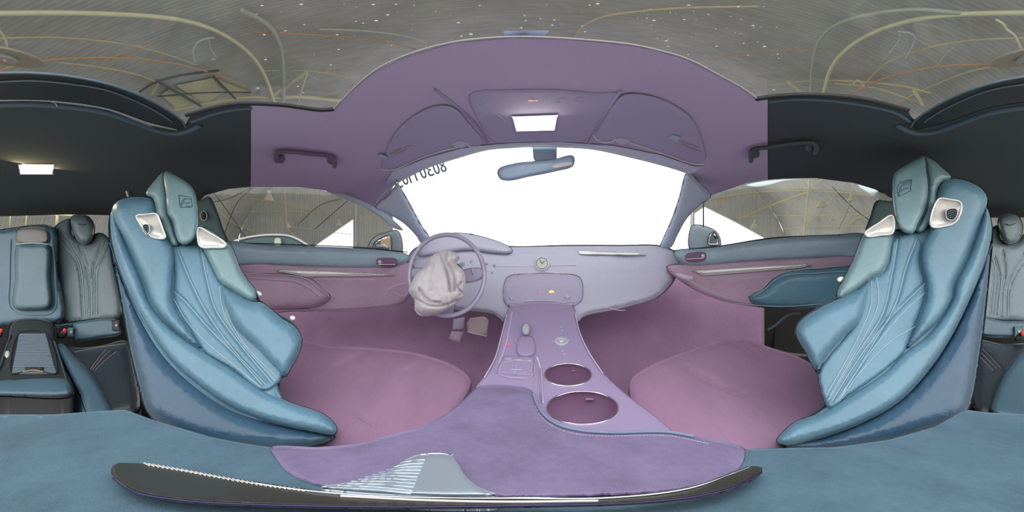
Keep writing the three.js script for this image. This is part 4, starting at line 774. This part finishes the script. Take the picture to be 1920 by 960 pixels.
const bench = rearBack('grey-blue rear bench half with its upright padded armrest and fan-shaped stitching', {
  back: [[101, 428], [118, 414], [132, 410], [136, 440], [150, 452], [168, 452], [178, 438], [192, 437], [206, 450], [222, 520], [226, 595], [170, 604], [116, 602], [110, 520]],
  head: [[131, 410], [138, 404], [149, 402], [166, 405], [178, 424], [175, 446], [166, 457], [151, 458], [140, 446], [134, 428]], headLine: [[135, 430], [142, 446], [152, 456], [166, 455], [174, 444]], mark: [[148, 420], [156, 422], [162, 420]],
  lines: [[[109, 446], [126, 468], [144, 490], [152, 533], [155, 592]], [[116, 444], [132, 464], [148, 488], [156, 533], [159, 592]], [[124, 446], [138, 464], [151, 486], [160, 533], [163, 592]], [[199, 454], [189, 480], [179, 502], [177, 546], [177, 590]], [[192, 454], [184, 478], [175, 500], [173, 546], [173, 590]], [[206, 462], [195, 484], [184, 504], [181, 546], [182, 590]], [[150, 462], [162, 500], [168, 546], [168, 592]]],
  rail: [[98, 608], [130, 604], [214, 597], [226, 610], [228, 626], [190, 634], [140, 638], [136, 612], [110, 616]],
  latches: [rect(126, 614, 138, 631), rect(210, 600, 224, 620)],
  cushion: [[112, 648], [150, 652], [190, 648], [238, 640], [254, 690], [262, 770], [215, 785], [170, 785], [148, 735]],
  seams: [[[170, 692], [184, 672], [198, 656]], [[174, 693], [190, 673], [206, 657]], [[178, 695], [198, 675], [218, 659]], [[140, 660], [180, 652], [236, 644]]],
  bolster: [[104, 650], [116, 644], [140, 668], [172, 700], [200, 745], [212, 778], [170, 786], [148, 740], [122, 690]],
});
rearBack('grey-blue rear bench half with fan-shaped stitching behind the passenger seat', {
  back: [[1846, 440], [1858, 428], [1872, 422], [1876, 446], [1888, 456], [1908, 454], [1922, 436], [1980, 430], [1980, 610], [1900, 604], [1836, 596]],
  head: [[1871, 410], [1880, 403], [1895, 400], [1911, 406], [1918, 426], [1911, 450], [1900, 457], [1886, 457], [1875, 440]], headLine: [[1874, 430], [1880, 446], [1890, 455], [1906, 452], [1914, 438]], mark: [[1886, 420], [1894, 422], [1904, 419]],
  lines: [[[1858, 488], [1862, 520], [1858, 560], [1855, 590]], [[1862, 486], [1868, 520], [1864, 560], [1861, 590]], [[1866, 484], [1874, 520], [1870, 560], [1867, 590]], [[1918, 478], [1900, 505], [1888, 535], [1885, 592]], [[1922, 486], [1906, 508], [1892, 540], [1890, 592]], [[1880, 470], [1884, 510], [1878, 550], [1876, 592]]],
  rail: [[1838, 594], [1880, 600], [1980, 608], [1980, 638], [1900, 634], [1836, 626]],
  latches: [rect(1902, 612, 1918, 631)],
  cushion: [[1830, 640], [1880, 645], [1980, 652], [1980, 790], [1880, 785], [1826, 770], [1822, 700]],
  seams: [[[1834, 655], [1850, 672], [1868, 690]], [[1842, 654], [1860, 672], [1876, 690]], [[1832, 662], [1848, 680], [1862, 694]]],
  bolster: [[1924, 650], [1905, 668], [1880, 700], [1862, 740], [1856, 770], [1900, 785], [1980, 780], [1980, 650]],
});
{
  const t = new THREE.Group(); t.name = 'armrest'; t.userData.label = 'upright blue padded armrest panel'; bench.add(t); const d = ramp(400, 2.36, 640, 2.16);
  part(t, 'surround', relief([[-70, 428], [0, 430], [20, 427], [102, 427], [108, 500], [118, 600], [60, 606], [-70, 602]], { d, h: 0.035, r: 12, back: 0.1, step: 8 }), M.rearBlue);
  part(t, 'pad', relief([[32, 459], [60, 457], [91, 459], [94, 520], [94, 576], [60, 582], [26, 578], [28, 520]], { d: (x, y) => d(x, y) - 0.03, h: 0.04, r: 10, back: 0.04, step: 6, smooth: true }), mat(0.11, 0.19, 0.235, leather));
  part(t, 'top_pad', relief([[33, 430], [88, 430], [90, 455], [32, 455]], { d: (x, y) => d(x, y) - 0.03, h: 0.02, r: 7, back: 0.03, step: 5 }), mat(0.2, 0.2, 0.19, leather), 'grey top pad');
  part(t, 'pull_edge', bar([[32, 458], [60, 456], [90, 458]], (x, y) => d(x, y) - 0.06, 2.4), M.stitch);
  part(t, 'side_piping', bar([[20, 450], [18, 520], [21, 580], [60, 590], [100, 584], [104, 520], [98, 450]], (x, y) => d(x, y) - 0.036, 3), mat(0.18, 0.3, 0.36, leather));
  const c = thing('rear_console', 'black rear console tray with a ribbed sliding cover', 'console'), dc = ramp(605, 2.12, 745, 1.72);
  part(c, 'body', relief([[22, 604], [96, 604], [104, 640], [122, 690], [134, 716], [138, 742], [0, 744], [-70, 744], [-70, 700], [0, 690], [12, 650]], { d: dc, h: 0.02, r: 8, back: 0.2, dir: new V3(0, -1, 0), step: 8 }), mat(0.022, 0.028, 0.034, { roughness: 0.4 }));
  part(c, 'front_lip', relief([[-70, 714], [0, 712], [124, 712], [133, 722], [134, 738], [124, 742], [0, 742], [-70, 742]], { d: (x, y) => dc(x, y) - 0.02, h: 0.04, r: 12, back: 0.06, step: 7 }), M.rearBlue, 'rounded blue front lip');
  const cov = new THREE.Group(); cov.name = 'sliding_cover'; c.add(cov);
  part(cov, 'cover_bed', relief([[36, 625], [86, 625], [106, 701], [21, 701]], { d: (x, y) => dc(x, y) - 0.022, h: 0.002, r: 2, back: 0.01, step: 8, smooth: false }), mat(0.12, 0.16, 0.2, { roughness: 0.5 }));
  for (let k = 0; k < 22; k++) { const y = 628 + 60 * (k / 21) ** 1.15, u = (y - 625) / 76; part(cov, 'slat', bar([[lerp(37, 23, u), y], [lerp(85, 104, u), y]], (a, b) => dc(a, b) - 0.026, 1.9, { sharp: true, seg: 5 }), mat(0.15, 0.21, 0.27, { roughness: 0.35 })); }
  part(cov, 'pull', relief([[46, 688], [81, 688], [80, 693], [47, 693]], { d: (x, y) => dc(x, y) - 0.032, h: 0.006, r: 2, back: 0.01, step: 3, smooth: false }), M.black);
  part(cov, 'cover_rim', bar([[36, 625], [86, 625], [106, 700], [96, 700], [62, 693], [30, 700], [21, 700]], (x, y) => dc(x, y) - 0.027, 2, { closed: true, step: 5 }), M.black);
  part(cov, 'brass_edge', bar([[44, 697], [62, 694], [80, 697]], (x, y) => dc(x, y) - 0.031, 2.2), mat(0.5, 0.42, 0.2, { metalness: 0.6 }));
  for (const x of [0, 1]) part(c, 'side_rail', bar(x ? [[102, 640], [118, 690], [132, 738]] : [[20, 628], [8, 662], [-4, 700]], (a, b) => dc(a, b) - 0.024, 2.4), M.seatDark);
  part(c, 'release_button', relief(oval(13, 664, 5, 7, 10), { d: (x, y) => dc(x, y) - 0.02, h: 0.006, r: 3, back: 0.01, step: 3 }), M.silver);
  for (const [x, y, lab] of [[121, 621, 'red seat belt buckle between rear console and bench rail'], [1, 621, 'red seat belt buckle cut by the picture edge beside rear console'], [1917, 626, 'red seat belt buckle behind the passenger seat']]) {
    const b = thing('seat_belt_buckle', lab, 'buckle');
    part(b, 'button', relief([[x - 3, y - 5], [x + 3, y - 4], [x + 4, y + 2], [x - 2, y + 4]], { d: 2.06, h: 0.006, r: 2, back: 0.01, step: 3 }), M.red, 'red release button');
    part(b, 'body', relief([[x - 16, y + 12], [x - 6, y - 2], [x + 2, y - 2], [x + 4, y + 8], [x - 4, y + 14]], { d: 2.08, h: 0.012, r: 4, back: 0.03, step: 4 }), M.black);
  }
}

// ================================================================= FRONT ARMREST AND CAMERA STAND
const dArm = (x, y) => 0.36 / (Math.max(60, y - 480) / 960);
{
  const t = new THREE.Group(); t.name = 'armrest'; t.userData.label = 'dusty slate blue armrest with a padded lid tinted lavender by painted flare'; frontConsole.add(t); const dn = new V3(0, -1, 0);
  part(t, 'base', relief([[-90, 776], [0, 777], [100, 777], [180, 771], [235, 768], [282, 785], [330, 800], [392, 818], [440, 828], [505, 838], [640, 842], [760, 842], [960, 842], [1150, 842], [1320, 842], [1400, 842], [1470, 840], [1568, 838], [1669, 824], [1753, 800], [1800, 773], [1816, 769], [1860, 774], [2010, 780], [2010, 1010], [-90, 1010]], { d: dArm, h: 0.008, r: 8, back: 0.14, dir: dn, step: 22, smooth: false, uvxz: true, add: (x, y) => 0.004 * noise.noise(x / 150, y / 50, 5) }), M.armrest, 'slate blue dusty body');
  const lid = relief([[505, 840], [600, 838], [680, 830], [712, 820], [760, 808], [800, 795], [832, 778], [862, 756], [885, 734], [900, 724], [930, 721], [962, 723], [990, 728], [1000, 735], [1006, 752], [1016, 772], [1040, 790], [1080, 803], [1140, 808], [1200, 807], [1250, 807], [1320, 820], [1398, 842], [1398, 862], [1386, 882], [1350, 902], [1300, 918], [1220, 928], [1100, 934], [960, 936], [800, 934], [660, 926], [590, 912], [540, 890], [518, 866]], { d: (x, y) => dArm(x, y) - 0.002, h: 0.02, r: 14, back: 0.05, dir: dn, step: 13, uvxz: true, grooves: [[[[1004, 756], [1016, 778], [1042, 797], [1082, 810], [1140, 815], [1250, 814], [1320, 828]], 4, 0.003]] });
  part(t, 'lid', lid, M.armrestFlare, 'padded lid tinted lavender by painted lens flare');  // lower outline follows the lens flare edge, painted as a colour change
  for (let k = 0; k < 1; k++) part(t, 'lid_piping', bar([[1000, 738], [1006, 756], [1018, 776], [1042, 794], [1082, 806], [1140, 811], [1250, 810], [1300, 818]], (x, y) => dArm(x, y) - 0.026, 5), mat(0.3, 0.42, 0.6, leather), 'blue piping along the lid');
  const st = [];
  curve([[1004, 762], [1016, 783], [1042, 802], [1082, 814], [1140, 818], [1250, 817], [1330, 832]], 6).forEach(([x, y], i, a) => { if (i + 1 < a.length) { const [x2, y2] = a[i + 1]; st.push(bar([[x, y], [lerp(x, x2, 0.6), lerp(y, y2, 0.6)]], (p, q) => lid.surface(p, q) - 0.001, 1.4, { sharp: true, seg: 4 })); } });
  part(t, 'stitching', mergeGeometries(st), M.stitchMauve).userData.kind = 'stuff';
}
{
  const t = thing('camera_stand', 'low dark oval camera stand with chrome rim and ribbed metal collar on the armrest', 'camera stand'), dn = new V3(0, -1, 0), dz = (k) => (x, y) => dArm(x, y) - k;
  part(t, 'foot', relief([[208, 880], [216, 870], [240, 868], [300, 873], [400, 890], [500, 906], [600, 919], [740, 928], [960, 934], [1150, 932], [1290, 916], [1370, 888], [1408, 874], [1430, 878], [1425, 888], [1380, 912], [1310, 930], [1200, 942], [960, 949], [700, 951], [480, 946], [340, 938], [250, 920], [218, 900]], { d: dz(0.05), h: 0.008, r: 6, back: 0.003, dir: dn, step: 9 }), mat(0.035, 0.034, 0.028, { roughness: 0.35 }));
  part(t, 'rim', bar([[212, 896], [250, 921], [340, 938], [480, 946], [700, 950.5], [960, 948.5], [1200, 942], [1310, 930], [1380, 912], [1428, 886]], dz(0.056), 5), mat(0.03, 0.025, 0.09, { roughness: 0.2, metalness: 0.3 }), 'dark navy rim');
  part(t, 'chrome_edge', bar([[480, 906], [560, 918], [700, 930], [960, 934.5], [1150, 933], [1290, 916], [1372, 888], [1404, 876]], dz(0.06), 5), M.chrome, 'chrome upper edge');
  part(t, 'chrome_edge', bar([[640, 930], [800, 938], [960, 941], [1120, 939]], dz(0.061), 5), M.silver);
  const col = new THREE.Group(); col.name = 'collar'; col.userData.label = 'ribbed pale metal collar'; t.add(col);
  const cg = relief([[600, 914], [680, 900], [722, 888], [750, 868], [772, 856], [800, 851], [846, 853], [858, 866], [874, 892], [900, 914], [934, 928], [860, 931], [740, 927], [640, 920]], { d: dz(0.06), h: 0.022, r: 14, back: 0.02, dir: dn, step: 6 });
  part(col, 'shell', cg, mat(0.5, 0.6, 0.7, { metalness: 0.6, roughness: 0.35 }));
  for (let k = 0; k < 11; k++) { const u = k / 10, x0 = lerp(752, 620, u), y0 = lerp(868, 914, u ** 0.8), x1 = lerp(796, 770, u), y1 = lerp(862, 926, u); part(col, 'ridge', bar([[x0, y0], [lerp(x0, x1, 0.5), lerp(y0, y1, 0.5) - 2], [x1, y1]], (x, y) => cg.surface(x, y) - 0.001, 2.2), mat(0.62, 0.7, 0.78, { metalness: 0.6, roughness: 0.3 })); }
  part(col, 'top_edge', bar([[790, 852], [820, 850], [848, 853]], (x, y) => cg.surface(x, y) - 0.004, 3), M.chrome);
  const kn = [];
  curve([[270, 868], [330, 878], [400, 891], [480, 905], [560, 916]], 9).forEach(([x, y]) => kn.push(bar([[x, y], [x + 10, y + 5]], dz(0.06), 3, { sharp: true, seg: 5 })));
  part(t, 'knurling', mergeGeometries(kn), M.silver).userData.kind = 'stuff';
}

// every group sits at the base of its thing
scene.updateMatrixWorld(true);
for (const o of scene.children) if (o.isGroup) {
  const b = new THREE.Box3().setFromObject(o), c = b.getCenter(new V3()); c.y = b.min.y;
  for (const k of o.children) k.position.sub(c);
  o.position.copy(c);
}
renderer.render(scene, camera);
